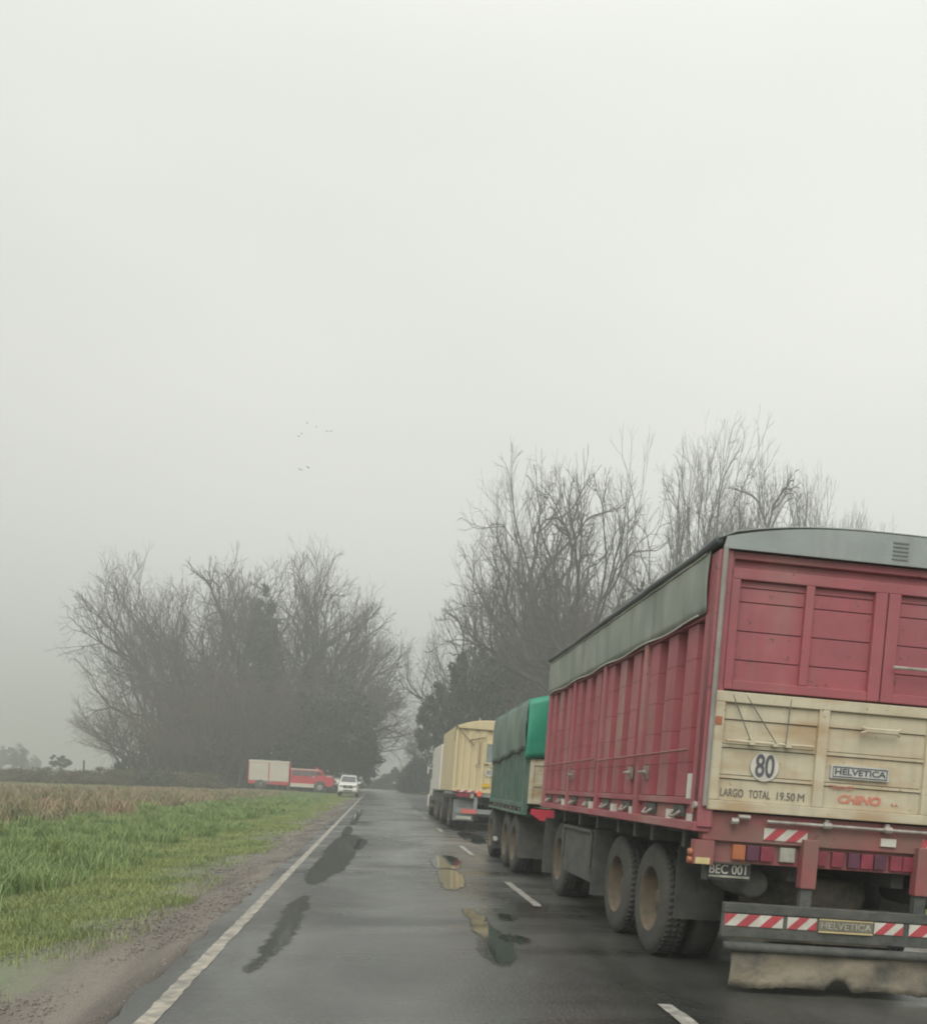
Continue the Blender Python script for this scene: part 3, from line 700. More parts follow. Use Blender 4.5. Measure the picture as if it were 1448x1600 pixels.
# ------------------------------------------------------------------ green grain trailer
GREEN = mat('dark green paint', (.09, .16, .12), (.06, .11, .085), rough=.55, scale=3, bump=.1, rust=(DUST, 1.5, (1, 1, 1), .5, .75, .5))
GTARP = mat('bright green tarpaulin', (.03, .30, .19), (.025, .22, .14), rough=.5, scale=2, bump=.35, bscale=3)
GTARPS = mat('faded grey green side tarpaulin', (.17, .22, .18), (.12, .17, .14), rough=.7, scale=1.5, bump=.4, bscale=2.4, stretch=(1, 1, .4))
gt = empty('grain_trailer', (2.32, 14.3, road_z(2.32)), 'dark green grain trailer under a bright green tarpaulin, ahead of the red trailer', 'trailer', (0, LEAN, R(-.6)))
GL = 4.55
def gside(parent, sgn):
    xo = 0 if sgn < 0 else TW; s = 1 if sgn < 0 else -1; X = lambda d: xo + s * d
    def bx(mb, d0, d1, y0, y1, z0, z1): mb.box(min(X(d0), X(d1)), max(X(d0), X(d1)), y0, y1, z0, z1)
    m = MB(); bx(m, .03, .06, 0, GL, 1.2, 2.3)
    n_ = 16
    for k in range(n_ + 1):
        y = .05 + (GL - .1) * k / n_; bx(m, -.02, .04, y - .045, y + .045, 1.2, 2.3)
    bx(m, -.04, .06, 0, GL, 1.15, 1.23); bx(m, -.05, .06, 0, GL, 1.03, 1.08); bx(m, -.03, .06, -.02, .12, 1.03, 2.8); bx(m, -.02, .06, 0, GL, 2.8, 2.88)
    f = m.build('side_wall', GREEN, parent, bevel=.006)
    for k in range(8): 
        q = MB(); y = .4 + k * .5; q.tube([(X(-.03), y, 1.12), (X(.04), y, 1.12)], .035, 10); q.build('rope_hook', STEEL, f)
gside(gt, -1); gside(gt, 1)
gr = MB(); gr.box(.1, TW - .1, .02, .06, 1.9, 2.85); gr.box(0, TW, GL - .05, GL, 1.1, 2.85); gr.build('end_wall', GREEN, gt)
gg = MB(); gg.box(.05, TW - .05, -.035, -.02, 1.22, 1.95)
for x in (.05, .5, .9, 1.3, 1.7, 2.1): gg.box(x, x + .07, -.055, -.035, 1.22, 1.92)
for z in (1.22, 1.5, 1.84): gg.box(.05, TW - .05, -.05, -.035, z, z + .06)
gg.build('tailgate', CREAM, gt, bevel=.005)
B(.30, .64, -.06, .0, 1.3, 1.36).build('gate_latch', STEEL, gt)
def gtop(u, v):
    x = -.04 + (TW + .08) * v; y = -.06 + (GL + .1) * u
    return (x, y, 2.88 + .20 * (1 - abs(v * 2 - 1) ** 2.2) + .03 * math.sin(u * 22 + v * 3) * math.sin(math.pi * v) * .6)
MB().sheet(gtop, 36, 20).build('roof_tarpaulin', GTARP, gt, smooth=True, solid=.008)
def gs(u, v, x0, s):
    y = .0 + (GL + .02) * u; zb = 2.02 + .06 * math.sin(u * 4 + 1) + .02 * math.sin(y * 5)
    z = 2.90 + (zb - 2.90) * v
    return (x0 + s * (.035 + .03 * math.sin(math.pi * v) * (1.2 + math.sin(y * 4.))), y, z)
MB().sheet(lambda u, v: gs(u, v, 0, -1), 50, 10).build('side_tarpaulin', GTARPS, gt, smooth=True, solid=.006)
MB().sheet(lambda u, v: gs(u, v, TW, 1), 50, 10).build('side_tarpaulin', GTARPS, gt, smooth=True, solid=.006)
def gb_(u, v):
    x = -.05 + (TW + .1) * u; zt = 2.88 + .20 * (1 - abs(u * 2 - 1) ** 2.2); zb = 1.93 + .05 * math.sin(u * 9)
    return (x, -.07 - .03 * math.sin(v * 3) * (1 + .7 * math.sin(u * 22 + v * 2)), zt + (zb - zt) * v)
MB().sheet(gb_, 44, 10).build('rear_tarpaulin', GTARP, gt, smooth=True, solid=.006)
g2 = MB(); g2.prism([(.12, 1.14), (TW - .12, 1.14), (TW - .12, 1.06), (TW - .28, .96), (.28, .96), (.12, 1.06)], 'y', -.05, .03); g2.build('lamp_board', mat('bright red lamp board', (.62, .06, .09), (.5, .05, .07), rough=.4), gt)
ch = MB()
for x in (.80, 1.65): ch.box(x, x + .1, .1, GL - .05, .8, 1.1)
ch.box(.1, 2.5, .06, GL - .06, 1.0, 1.08)
for y in (1.15, 2.25, 4.55): ch.tube([(.3, y, .51), (TW - .3, y, .51)], .07, 10)
ch.box(.75, 1.85, GL - .1, GL + .5, .78, .9); ch.tube([(1.3, GL + .4, .8), (1.3, GL + 1.6, .75)], .06, 8)
ch.box(.4, 2.2, .0, .06, .55, .66)
ch.build('chassis', CHAS, gt)
for x0, x1 in ((.03, .58), (TW - .58, TW - .03)):
    B(x0, x1, 3.72, 3.735, .22, 1.0).build('mudflap', CHAS, gt); B(x0, x1, .45, .465, .3, 1.0).build('mudflap', CHAS, gt)
for y in (1.15, 2.25, 4.55):
    wheel(gt, .17, y, .51, .51, side=-1); wheel(gt, TW - .17, y, .51, .51, side=1)
for x in (.02, .20):
    MB().lathe([(-.04, .0001), (-.04, .045), (0, .05)], (x + .02, 3.66, .42), 'y', 14).build('guard_reflector', WHITE, gt)

# ------------------------------------------------------------------ yellow box trailer
YEL = mat('pale yellow paint', (.60, .50, .30), (.53, .45, .27), rough=.5, scale=1.5, stretch=(1, 1, .4), rust=((.45, .36, .2), 2, (2, 2, .4), .55, .8, .4))
SEAL = mat('dark door hardware', (.16, .13, .09), (.1, .08, .06), rough=.6)
MESHG = mat('grey window mesh', (.22, .26, .25), (.17, .2, .2), rough=.5)
yt = empty('box_trailer', (2.42, 29.5, road_z(2.42)), 'pale yellow tall trailer with a small grey rear window, third in the line of lorries', 'trailer', (0, LEAN, 0))
YL = 5.6; Y0, Y1 = 1.27, 3.42
yb = MB(); yb.box(0, TW, .04, YL, Y0, Y1)
pl_ = [(0, Y1), (TW, Y1)] + [(TW * i / 16, Y1 + .26 * (1 - abs(i / 8 - 1) ** 2.2) + .001) for i in range(15, 0, -1)]
yb.prism(pl_, 'y', .04, YL)
body = yb.build('body', YEL, yt, bevel=.02)
yd = MB()
for x0, x1 in ((.0, .09), (TW - .09, TW)): yd.box(x0, x1, -.03, .04, Y0, Y1)
yd.box(.09, TW - .09, -.03, .04, Y1 - .06, Y1); yd.box(.09, TW - .09, -.02, .04, Y0, Y0 + .08)
yd.prism([(0.0, Y1), (TW, Y1)] + [(TW * i / 16, Y1 + .24 * (1 - abs(i / 8 - 1) ** 2.2)) for i in range(15, 0, -1)], 'y', -.03, .04)
for x in np.linspace(.25, TW - .25, 10): yd.box(x - .05, x + .05, .0, .04, Y0 + .08, Y1 - .2) if not (.98 < x < 1.5) else yd.box(x - .05, x + .05, .0, .04, Y0 + .08, Y0 + .9)
door = yd.build('rear_doors', YEL, body, bevel=.005)
sl_ = MB()
for x in (.35, .75, 1.15, 1.6, 2.0, 2.4): sl_.box(x - .12, x + .05, -.035, -.028, Y1 - .13, Y1 - .09)
sl_.tube([(.02, -.06, Y1 - .02), (.62, -.07, Y1 - .62)], .014, 6)
sl_.tube([(.45, -.07, Y1 - .45), (.98, -.07, Y1 - .32)], .018, 6)
sl_.tube([(.82, -.06, Y1 - .5), (.82, -.06, Y1 - 1.2)], .014, 6); sl_.tube([(.70, -.06, Y1 - 1.26), (.86, -.06, Y1 - 1.2)], .014, 6)
sl_.box(-.01, .03, -.05, .0, Y1 - .12, Y1 + .02); sl_.box(-.02, -.0, .10, .16, Y1 - .5, Y1 - .1)
sl_.build('door_hardware', SEAL, body)
B(1.05, 1.36, -.02, .03, Y0 + 1.02, Y0 + 1.62).build('rear_window', MESHG, body)
wf = MB(); wf.box(1.0, 1.05, -.035, .03, Y0 + .97, Y0 + 1.68); wf.box(1.36, 1.41, -.035, .03, Y0 + .97, Y0 + 1.68); wf.box(1.05, 1.36, -.035, .03, Y0 + .97, Y0 + 1.02); wf.box(1.05, 1.36, -.035, .03, Y0 + 1.62, Y0 + 1.68); wf.build('window_frame', YEL, body)
MB().tube([(1.36, -.07, Y0 + 1.72), (1.42, -.09, Y0 + 1.75), (1.85, -.09, Y0 + 1.75)], .022, 6).build('grab_rail', WHITE, body)
MB().tube([(1.15, -.07, Y0 + .95), (1.25, -.09, Y0 + .9), (1.85, -.09, Y0 + .92)], .022, 6).build('grab_rail', WHITE, body)
d8 = MB(); d8.lathe([(.01, .13), (0, .13), (0, .0001)], (1.18, -.03, Y0 + .68), 'y', 20); d8 = d8.build('speed_disc', WHITE, body); text('speed_number', '80', .2, DGREY, d8, 1.18, -.034, Y0 + .68, .17)
B(.98, 1.24, -.04, -.025, Y0 + .2, Y0 + .32).build('yellow_label', mat('yellow label', (.75, .50, .04), (.6, .4, .03)), body)
chevrons('chevron_strip', body, .1, .85, Y0 - .01, Y0 + .055, -.032, 6, 0)
MB().lathe([(-.06, .0001), (-.06, .09), (0, .1)], (.90, -.03, Y0 - .04), 'y', 16).build('tail_lamp', mat('bright tail lens', (.8, .16, .08), (.7, .1, .06), rough=.3), yt)
ych = MB(); ych.box(.15, TW - .15, .0, YL, Y0 - .14, Y0); ych.box(.75, .87, -.0, .2, .55, Y0); ych.box(1.73, 1.85, -.0, .2, .55, Y0); ych.box(.2, TW - .2, -.02, .05, .57, .72)
for x in (.8, 1.65): ych.box(x, x + .1, .2, YL, .85, Y0 - .1)
ych.box(.1, .8, .25, .3, .3, 1.0)
for y in (1.3, 5.0): ych.tube([(.3, y, .5), (TW - .3, y, .5)], .07, 8)
GRS = mat('grey steel frame', (.24, .26, .25), (.17, .18, .18), rough=.6)
ych.build('chassis', GRS, yt)
B(.15, .62, -.01, .05, Y0 - .17, Y0 - .03).build('tail_lamp', LRED, yt); B(.62, .72, -.012, .05, Y0 - .2, Y0 - .05).build('tail_lamp', LGRY, yt)
B(.35, .85, -.04, -.02, .56, .70).build('bumper_sticker', mat('pale red sticker', (.62, .15, .13), (.5, .11, .1)), yt)
B(.18, .70, -.03, -.01, .36, .47).build('licence_plate', LGRY, yt)
for y in (1.3, 5.0):
    wheel(yt, .18, y, .5, .5, side=-1); wheel(yt, TW - .18, y, .5, .5, side=1)
B(-.02, .3, .1, 3.0, Y0 - .1, Y0 - .02).build('side_rail', GRS, yt)
MB().tube([(.9, 1.4, Y1 + .2), (.9, 1.4, Y1 + .42)], .03, 6).build('roof_pipe', STEEL, yt)

# ------------------------------------------------------------------ white lorry
WHT = mat('off white paint', (.66, .64, .57), (.56, .54, .48), rough=.4, scale=2)
GLASS = mat('dark vehicle glass', (.035, .045, .045), (.02, .025, .025), rough=.08, scale=1, spec=.7)
wt = empty('lorry', (2.44, 36.2, road_z(2.44)), 'off white rounded lorry furthest ahead, partly hidden beyond the pale yellow trailer', 'lorry', (0, LEAN, 0))
wb = MB(); c = []
for a in np.linspace(0, math.pi / 2, 6): c.append((5.2 - .5 + .5 * math.sin(a), 2.75 + .35 * math.cos(a)))
wb.prism([(0, 1.22), (5.2, 1.22)] + [(p, q) for p, q in reversed(c)] + [(0, 3.1)], 'x', .0, TW)
wbo = wb.build('body', WHT, wt, bevel=.05)
cb = MB(); cb.prism([(5.35, .9), (7.3, .75), (7.35, 1.6), (7.0, 2.45), (6.7, 2.85), (5.35, 2.85)], 'x', .08, TW - .08); cab = cb.build('cab', WHT, wt, bevel=.06)
B(.06, .078, 5.9, 6.8, 1.7, 2.4).build('side_window', GLASS, cab); B(TW - .078, TW - .06, 5.9, 6.8, 1.7, 2.4).build('side_window', GLASS, cab)
B(.0, TW, 6.75, 7.5, .35, .95).build('front_bumper', WHT, wt, bevel=.06)
mi = MB(); mi.tube([(.08, 7.0, 2.2), (-.08, 7.05, 2.2)], .02, 6); mi.box(-.12, -.06, 6.95, 7.05, 1.95, 2.3); mi.build('mirror', WHT, cab)
ch = MB(); ch.box(.1, TW - .1, .0, 6.9, .75, 1.15)
ch.build('chassis', CHAS, wt)
for x0 in (.02, TW - .1):
    q = MB()
    for z in (.45, .75): q.box(x0, x0 + .05, 2.6, 5.3, z, z + .12)
    q.build('side_guard', CHAS, wt)
for y in (.9, 2.05, 6.2):
    wheel(wt, .17, y, .5, .5, side=-1); wheel(wt, TW - .17, y, .5, .5, side=1)

# ------------------------------------------------------------------ fire engine (side on, facing right)
FRED = mat('fire engine red', (.58, .045, .075), (.5, .04, .06), rough=.35, scale=1.5)
FCRM = mat('cream shutter', (.66, .62, .52), (.58, .55, .46), rough=.55, scale=1.2, stretch=(.3, 1, 6))
FY = 108.
p0 = at(386.5, 1233, FY); p1 = at(521, 1233, FY); fg = ground_z(p0.x, FY) + .15
fe = empty('fire_engine', (p0.x, FY, fg), 'red fire engine with two cream roller shutters parked side on across the verge', 'fire engine', (0, R(1.2), 0))
FLn = p1.x - p0.x; bxl = at(452, 1200, FY).x - p0.x
bt = at(420, 1186.5, FY).z - fg - .1
fb = MB(); fb.box(0, bxl, 0, 2.4, .55, bt - .04); rear = fb.build('rear_body', FRED, fe, bevel=.03)
half = bxl / 2
for x0, x1 in ((.12, half - .07), (half + .07, bxl - .1)):
    s_ = MB(); k = 18; z0, z1 = .95, bt - .30
    for i in range(k): s_.box(x0, x1, -.03 - (.012 if i % 2 else 0), .0, z0 + (z1 - z0) * i / k + .006, z0 + (z1 - z0) * (i + 1) / k)
    s_.build('roller_shutter', FCRM, rear)
B(.05, bxl - .02, -.02, 2.42, bt - .27, bt).build('top_band', FCRM, rear, bevel=.02)
tp_ = MB(); tp_.tube([(half - 1.0, .4, bt), (half - .9, .4, bt + .22)], .07, 6); tp_.box(half + .4, half + 1.2, .3, .9, bt, bt + .08); tp_.box(half - .9, half + .5, -.04, -.0, .75, .9); tp_.build('roof_equipment', GRS, rear)
cx0, cx1 = bxl + .1, FLn
ct = at(480, 1198, FY).z - fg - .15
cw = at(495, 1200, FY).x - p0.x
cb = MB(); cb.prism([(cx0, .62), (cx1 - .3, .62), (cx1, .85), (cx1 - .02, 1.55), (cx1 - .25, 1.78), (cx1 - 1.12, 1.90), (cx1 - 1.42, ct - .15), (cx1 - 1.6, ct), (cx0, ct)], 'y', .1, 2.3)
cab = cb.build('cab', FRED, fe, bevel=.06)
B(cx0, cx1 - 1.9, .06, .11, ct - .14, ct - .02).build('roof_stripe', FCRM, cab)
B(cx0 + .02, cx1 - 2.35, .05, .1, .42, .86).build('sill_stripe', FCRM, cab)
for a, b_ in ((cx0 + .25, cx0 + 1.1), (cx0 + 1.2, cx0 + 2.1), (cx0 + 2.2, cx0 + 2.9)): B(a, b_, .07, .1, ct - .85, ct - .25).build('side_window', mat('crew window', (.13, .14, .14), (.09, .1, .1), rough=.15), cab)
MB().prism([(cx1 - 1.36, 1.95), (cx1 - 1.62, ct - .3), (cx1 - 2.15, ct - .3), (cx1 - 2.15, 1.95)], 'y', .07, .1).build('door_window', GLASS, cab)
bc = MB(); bc.lathe([(0, .16), (.2, .15), (.28, .0001)], (cx1 - 2.2, 1.0, ct), 'z', 12); bc.lathe([(0, .12), (.2, .1), (.3, .0001)], (cx1 - 2.2, .5, ct), 'z', 12); bc.build('beacon', mat('red beacon', (.8, .05, .1), (.7, .04, .08), rough=.2), cab)
for x in (cx1 - 2.3, cx1 - 1.9): MB().lathe([(-.04, .0001), (-.04, .10), (.03, .11)], (x, .08, ct - .1), 'y', 12).build('roof_lamp', WHITE, cab)
MB().lathe([(-.02, .0001), (-.02, .14), (0, .15)], (cx1 - 2.4, .09, 1.75), 'y', 14).build('door_emblem', WHITE, cab)
B(cx1 - .95, cx1 - .2, .12, 2.28, 1.84, 1.95).build('bonnet_trim', WHITE, cab)
ch = MB(); ch.box(.2, FLn - .3, .5, 1.9, .45, .75); ch.box(FLn - .4, FLn + .05, .2, 2.2, .45, .7); ch.build('chassis', CHAS, fe)
def ywheel(parent, x, y, r, wd=.26):
    t = MB().lathe([(-wd / 2, r * .6), (-wd / 2, r * .9), (-wd * .35, r), (wd * .35, r), (wd / 2, r * .9), (wd / 2, r * .6)], (0, 0, 0), 'y', 28).build('wheel', RUB, parent, smooth=True, loc=(x, y, r))
    MB().lathe([(-wd / 2, r * .6), (-wd * .2, r * .5), (-wd * .2, r * .25), (-wd * .5, r * .2), (-wd * .5, .0001)], (0, 0, 0), 'y', 20).build('rim', LGRY, t, smooth=True)
for x in (1.5, cx1 - 1.65):
    for y in (.10, 2.25): ywheel(fe, x, y, .55)
MB().lathe([(-.0, .0001), (-.0, .70), (.2, .70)], (cx1 - 1.65, .085, .58), 'y', 24).build('wheel_arch', CHAS, cab)
MB().lathe([(-.0, .0001), (-.0, .68), (.2, .68)], (1.5, -.01, .55), 'y', 24).build('wheel_arch', CHAS, rear)

# ------------------------------------------------------------------ white pickups
PWHT = mat('white car paint', (.80, .79, .74), (.74, .73, .68), rough=.25, scale=1, coat=.3)
def pickup(loc, label, rz=0):
    e = empty('pickup_truck', loc, label, 'pickup truck', (0, R(1.0), rz))
    W2 = .93
    b = MB()
    def sec(y, w, z0, z1, wt_): return [(-w, y, z0), (w, y, z0), (w, y, z0 + (z1 - z0) * .6), (wt_, y, z1), (-wt_, y, z1), (-w, y, z0 + (z1 - z0) * .6)]
    secs = [sec(0, .80, .42, .98, .72), sec(.12, .90, .36, 1.06, .80), sec(1.2, W2, .34, 1.16, .84), sec(1.6, W2, .34, 1.18, .86), sec(5.2, W2, .40, 1.14, .88)]
    vs = [v for s_ in secs for v in s_]; fs = [(i * 6 + j, i * 6 + (j + 1) % 6, (i + 1) * 6 + (j + 1) % 6, (i + 1) * 6 + j) for i in range(len(secs) - 1) for j in range(6)] + [(5, 4, 3, 2, 1, 0), tuple(24 + j for j in range(6))]
    b.add(vs, fs); bo = b.build('body', PWHT, e, bevel=.03)
    c = MB(); pts = [(1.15, .80, 1.15), (1.75, .66, 1.72), (2.1, .64, 1.76), (3.3, .66, 1.74), (3.5, .80, 1.15)]
    vs = [];
    for y, wv, z in pts: vs += [(-wv, y, z), (wv, y, z)]
    c.add(vs, [(0, 1, 3, 2), (2, 3, 5, 4), (4, 5, 7, 6), (6, 7, 9, 8), (0, 2, 4, 6, 8), (9, 7, 5, 3, 1), (8, 9, 1, 0)])
    cb_ = c.build('cabin', PWHT, e, bevel=.04)
    ws = MB(); ws.add([(-.70, 1.20, 1.18), (.70, 1.20, 1.18), (.60, 1.68, 1.64), (-.60, 1.68, 1.64)], [(0, 1, 2, 3)])
    for v in range(4): ws.v[v] = (ws.v[v][0], ws.v[v][1] - .035, ws.v[v][2] + .03)
    ws.build('windscreen', mat('windscreen', (.12, .13, .13), (.08, .09, .09), rough=.1), cb_, solid=.006)
    for s_ in (-1, 1):
        q = MB(); q.add([(s_ * .80, 1.5, 1.24), (s_ * .80, 3.2, 1.24), (s_ * .70, 3.15, 1.62), (s_ * .70, 1.9, 1.62)], [(0, 1, 2, 3)]); q.build('side_window', GLASS, cb_, solid=.02)
        B(min(s_ * .48, s_ * .78), max(s_ * .48, s_ * .78), -.03, .1, .80, .94).build('headlight', LGRY, bo, bevel=.02)
        MB().lathe([(-.03, .0001), (-.03, .09), (.03, .1)], (s_ * .68, -.02, .55), 'y', 14).build('fog_lamp', CHAS, bo)
        m_ = MB(); m_.box(min(s_ * .88, s_ * 1.12), max(s_ * .88, s_ * 1.12), 1.35, 1.45, 1.08, 1.26); m_.build('mirror', PWHT, cb_, bevel=.03)
        for y in (.85, 4.2):
            wheel(e, s_ * .80, y, .38, .38, .25, side=s_, dual=False, rimmat=LGRY)
    B(-.44, .44, -.035, .02, .68, .94).build('grille', CHAS, bo, bevel=.02)
    B(-.12, .12, -.05, -.036, .80, .86).build('grille_badge', WHITE, bo)
    B(-.78, .78, -.06, .1, .46, .66).build('front_bumper', PWHT, bo, bevel=.03)
    B(-.40, .40, -.07, -.06, .47, .56).build('lower_intake', CHAS, bo)
    B(-.55, .55, 2.0, 3.1, 1.80, 1.83).build('roof_rail', STEEL, cb_)
    e.scale = (1.03, 1, 1.16)
    return e
pp_ = at(543, 1240, 85); pickup((pp_.x, 85, ground_z(pp_.x, 85) + .03), 'white pickup with a black grille facing the camera on the left shoulder')
pp_ = at(525, 1240, 112); pickup((pp_.x, 112, ground_z(pp_.x, 112) + .45), 'white pickup half hidden behind the red bonnet of the fire engine', R(-12))

# ------------------------------------------------------------------ vegetation
BARK = mat('grey bark', (.075, .07, .06), (.045, .044, .04), rough=.9, scale=4, bump=.4, stretch=(1, 1, .3))
TWIG = mat('grey twigs', (.09, .08, .066), (.065, .058, .05), rough=.9, scale=1)
BRTW = mat('brown twigs', (.15, .115, .085), (.09, .072, .055), rough=.9, scale=1)
def norm(v): return v / (np.linalg.norm(v) + 1e-9)
class Tubes:
    def __init__(s): s.V = []; s.F = []; s.n = 0
    def add(s, pts, rad, k):
        pts = np.array(pts); m = len(pts)
        d = np.gradient(pts, axis=0); d /= (np.linalg.norm(d, axis=1, keepdims=True) + 1e-9)
        ref = np.array([.3, .9, .1]) if abs(d[0][1]) < .8 else np.array([1., 0, 0])
        u = np.cross(d, ref); u /= np.linalg.norm(u, axis=1, keepdims=True); w2 = np.cross(d, u)
        a = np.arange(k) * 2 * np.pi / k
        ring = pts[:, None, :] + np.array(rad)[:, None, None] * (np.cos(a)[None, :, None] * u[:, None, :] + np.sin(a)[None, :, None] * w2[:, None, :])
        s.V.append(ring.reshape(-1, 3)); i = np.arange(m - 1)[:, None] * k; j = np.arange(k)[None, :]; j2 = (j + 1) % k
        s.F.append((np.stack([i + j, i + j2, i + k + j2, i + k + j], -1) + s.n).reshape(-1, 4)); s.n += m * k
    def mesh(s, name, m):
        V = np.concatenate(s.V); F = np.concatenate(s.F)
        return quadmesh(name, V, F, m, True)
def quadmesh(name, V, F, m, smooth=False):
    me = bpy.data.meshes.new(name); n = F.shape[1]
    me.vertices.add(len(V)); me.vertices.foreach_set('co', V.astype(np.float32).ravel())
    me.loops.add(F.size); me.loops.foreach_set('vertex_index', F.astype(np.int32).ravel())
    me.polygons.add(len(F)); me.polygons.foreach_set('loop_start', np.arange(0, F.size, n, dtype=np.int32)); me.polygons.foreach_set('loop_total', np.full(len(F), n, np.int32))
    me.update(calc_edges=True); me.validate()
    if smooth: me.polygons.foreach_set('use_smooth', [True] * len(me.polygons))
    me.materials.append(m); return me

def bare_tree(seed, H=25., stems=1, lean=(0, 0), maxlev=8, spread=1., trunkfrac=.21, twm=None, r0=.58, low=False):
    g = np.random.default_rng(seed); tr = Tubes(); cr = Tubes()
    up = np.array([0, 0, 1.])
    def rot(d, ang, az):
        a = np.cross(d, [0.3, .5, .8]); a = norm(a); b = np.cross(d, a)
        return norm(d * math.cos(ang) + (a * math.cos(az) + b * math.sin(az)) * math.sin(ang))
    def grow(p, d, Ln, r, lev):
        ns = 5 if lev < 4 else (4 if lev < 6 else 3); pts = [p]; rr = [r]; r1 = r * .77
        bend = g.normal(0, (.03, .07, .07, .06, .05)[min(lev, 4)], 3); wig = .06 + .016 * lev
        trop = (.05, .02, .04, .055, .055, .05, .04, .03, .03)[min(lev, 8)]
        for i in range(ns):
            d = norm(d + bend + g.normal(0, wig, 3) + up * trop)
            p = p + d * Ln / ns; pts.append(p); rr.append(r + (r1 - r) * (i + 1) / ns)
        (tr if lev <= 3 else cr).add(pts, rr, 7 if lev <= 1 else (5 if lev <= 3 else 3))
        if lev >= maxlev: return
        nk = 2 if g.random() > .22 else 3
        if lev == 0: nk = int(g.integers(3, 5))
        az0 = g.uniform(0, 6.28)
        for k in range(nk):
            ang = g.uniform(.34, .70) * spread * (1.1 if lev <= 1 else 1); az = az0 + k * 6.28 / nk + g.normal(0, .4)
            grow(p, rot(d, ang if k else ang * .45, az), Ln * g.uniform(.62, .86), r1 * g.uniform(.58, .80) if k else r1 * .93, lev + 1)
        if lev >= 1:
            for q in range(int(g.integers(1, 3)) if lev < 5 else int(g.integers(0, 2))):
                i = g.integers(1, ns + 1); f = g.uniform(.45, .7)
                if lev + 2 <= maxlev: grow(pts[i], rot(d, g.uniform(.5, 1.0), g.uniform(0, 6.28)), Ln * f, rr[i] * .42, lev + 2)
    for s_ in range(stems):
        az = g.uniform(0, 6.28); off = 0 if stems == 1 else .6
        d0 = norm(np.array([lean[0] + (off * .4) * math.cos(az), lean[1] + off * .4 * math.sin(az), 1.]))
        grow(np.array([off * math.cos(az), off * math.sin(az), -.3]), d0, H * trunkfrac, r0 * (1 if stems == 1 else .75), 0)
    tm = tr.mesh('trunk', BARK); cm = cr.mesh('branches', twm or TWIG)
    top = max(np.percentile(np.concatenate(cr.V)[:, 2], 99.6), 1)
    return tm, cm, top
def leafy(seed, H, W, n, size, m, shape='round', base=.1, nclump=40, trunk=True):
    g = np.random.default_rng(seed); C = []
    for k in range(nclump):
        if shape == 'cone':
            t = g.random() ** .8; r = W * .5 * (1 - t * .85) * g.uniform(.3, 1); a = g.uniform(0, 6.28); C.append((r * math.cos(a), r * math.sin(a), H * (base + (1 - base) * t), W * .13 * (1.15 - t * .6)))
        elif shape == 'flat':
            t = g.random(); r = W * .5 * math.sqrt(g.random()); a = g.uniform(0, 6.28); C.append((r * math.cos(a), r * math.sin(a), H * (base + (1 - base) * (.35 + .65 * t * (1 - (r / W) ** 2 * 1.5))), W * .11))
        elif shape == 'mound':
            r = W * .5 * math.sqrt(g.random()); a = g.uniform(0, 6.28); hh = H * math.sqrt(max(.05, 1 - (2 * r / W) ** 2)) * g.uniform(.3, 1.0); C.append((r * math.cos(a), r * math.sin(a), hh * .9, W * .13))
        else:
            v = norm(g.normal(0, 1, 3)); q = g.random() ** .4; C.append((v[0] * W * .42 * q, v[1] * W * .42 * q, H * (base + (1 - base) * (.5 + v[2] * .42 * q)), W * g.uniform(.09, .17)))
    C = np.array(C); idx = g.integers(0, len(C), n)
    off = g.normal(0, 1, (n, 3)); off /= np.linalg.norm(off, axis=1, keepdims=True); off *= (g.random((n, 1)) ** .5)
    ctr_ = C[idx, :3] + off * C[idx, 3:4] * np.array([1, 1, .7]); ctr_[:, 2] = np.maximum(ctr_[:, 2], .05)
    u = g.normal(0, 1, (n, 3)); u /= np.linalg.norm(u, axis=1, keepdims=True); v = np.cross(u, g.normal(0, 1, (n, 3))); v /= np.linalg.norm(v, axis=1, keepdims=True)
    s = size * g.uniform(.5, 1.2, (n, 1))
    V = np.stack([ctr_ - u * s, ctr_ + v * s * .5, ctr_ + u * s, ctr_ - v * s * .5], 1).reshape(-1, 3)
    F = np.arange(4 * n).reshape(-1, 4)
    cm = quadmesh('crown', V, F, m)
    tr = Tubes()
    tr.add([(0, 0, -.2), (W * .01, 0, H * .35), (0, W * .02, H * .8)], [H * .018 + .03, H * .013 + .02, .02], 7)
    for k in range(min(len(C), 14)):
        c = C[k]; z0 = min(H * .6, c[2] * .6); tr.add([(0, 0, z0), (c[0] * .6, c[1] * .6, (z0 + c[2]) / 2), (c[0], c[1], c[2])], [H * .006 + .02, H * .004 + .012, .01], 4)
    return tr.mesh('trunk', BARK), cm

def place(kind, meshes, names, loc, label, cat, scale=1., rz=0., group=None, sx=1., tilt=(0, 0)):
    e = empty(kind, loc, label, cat, (tilt[0], tilt[1], rz), group)
    e.scale = (scale * sx, scale * sx, scale)
    for me, nm in zip(meshes, names):
        o = bpy.data.objects.new(nm, me); col.objects.link(o); o.parent = e
    return e
TV = [bare_tree(101, 25, 1, spread=.95), bare_tree(212, 25, 2, spread=.85), bare_tree(313, 25, 1, spread=1.1, trunkfrac=.19), bare_tree(404, 25, 2, spread=.95, trunkfrac=.19), bare_tree(515, 25, 1, spread=.85, trunkfrac=.23)]
BV = [bare_tree(606, 9, 4, maxlev=6, spread=.9, twm=BRTW, r0=.11), bare_tree(707, 9, 4, maxlev=6, spread=1.0, twm=BRTW, r0=.11)]
def gz(x, y): return ground_z(x, y) if x > -400 else 0
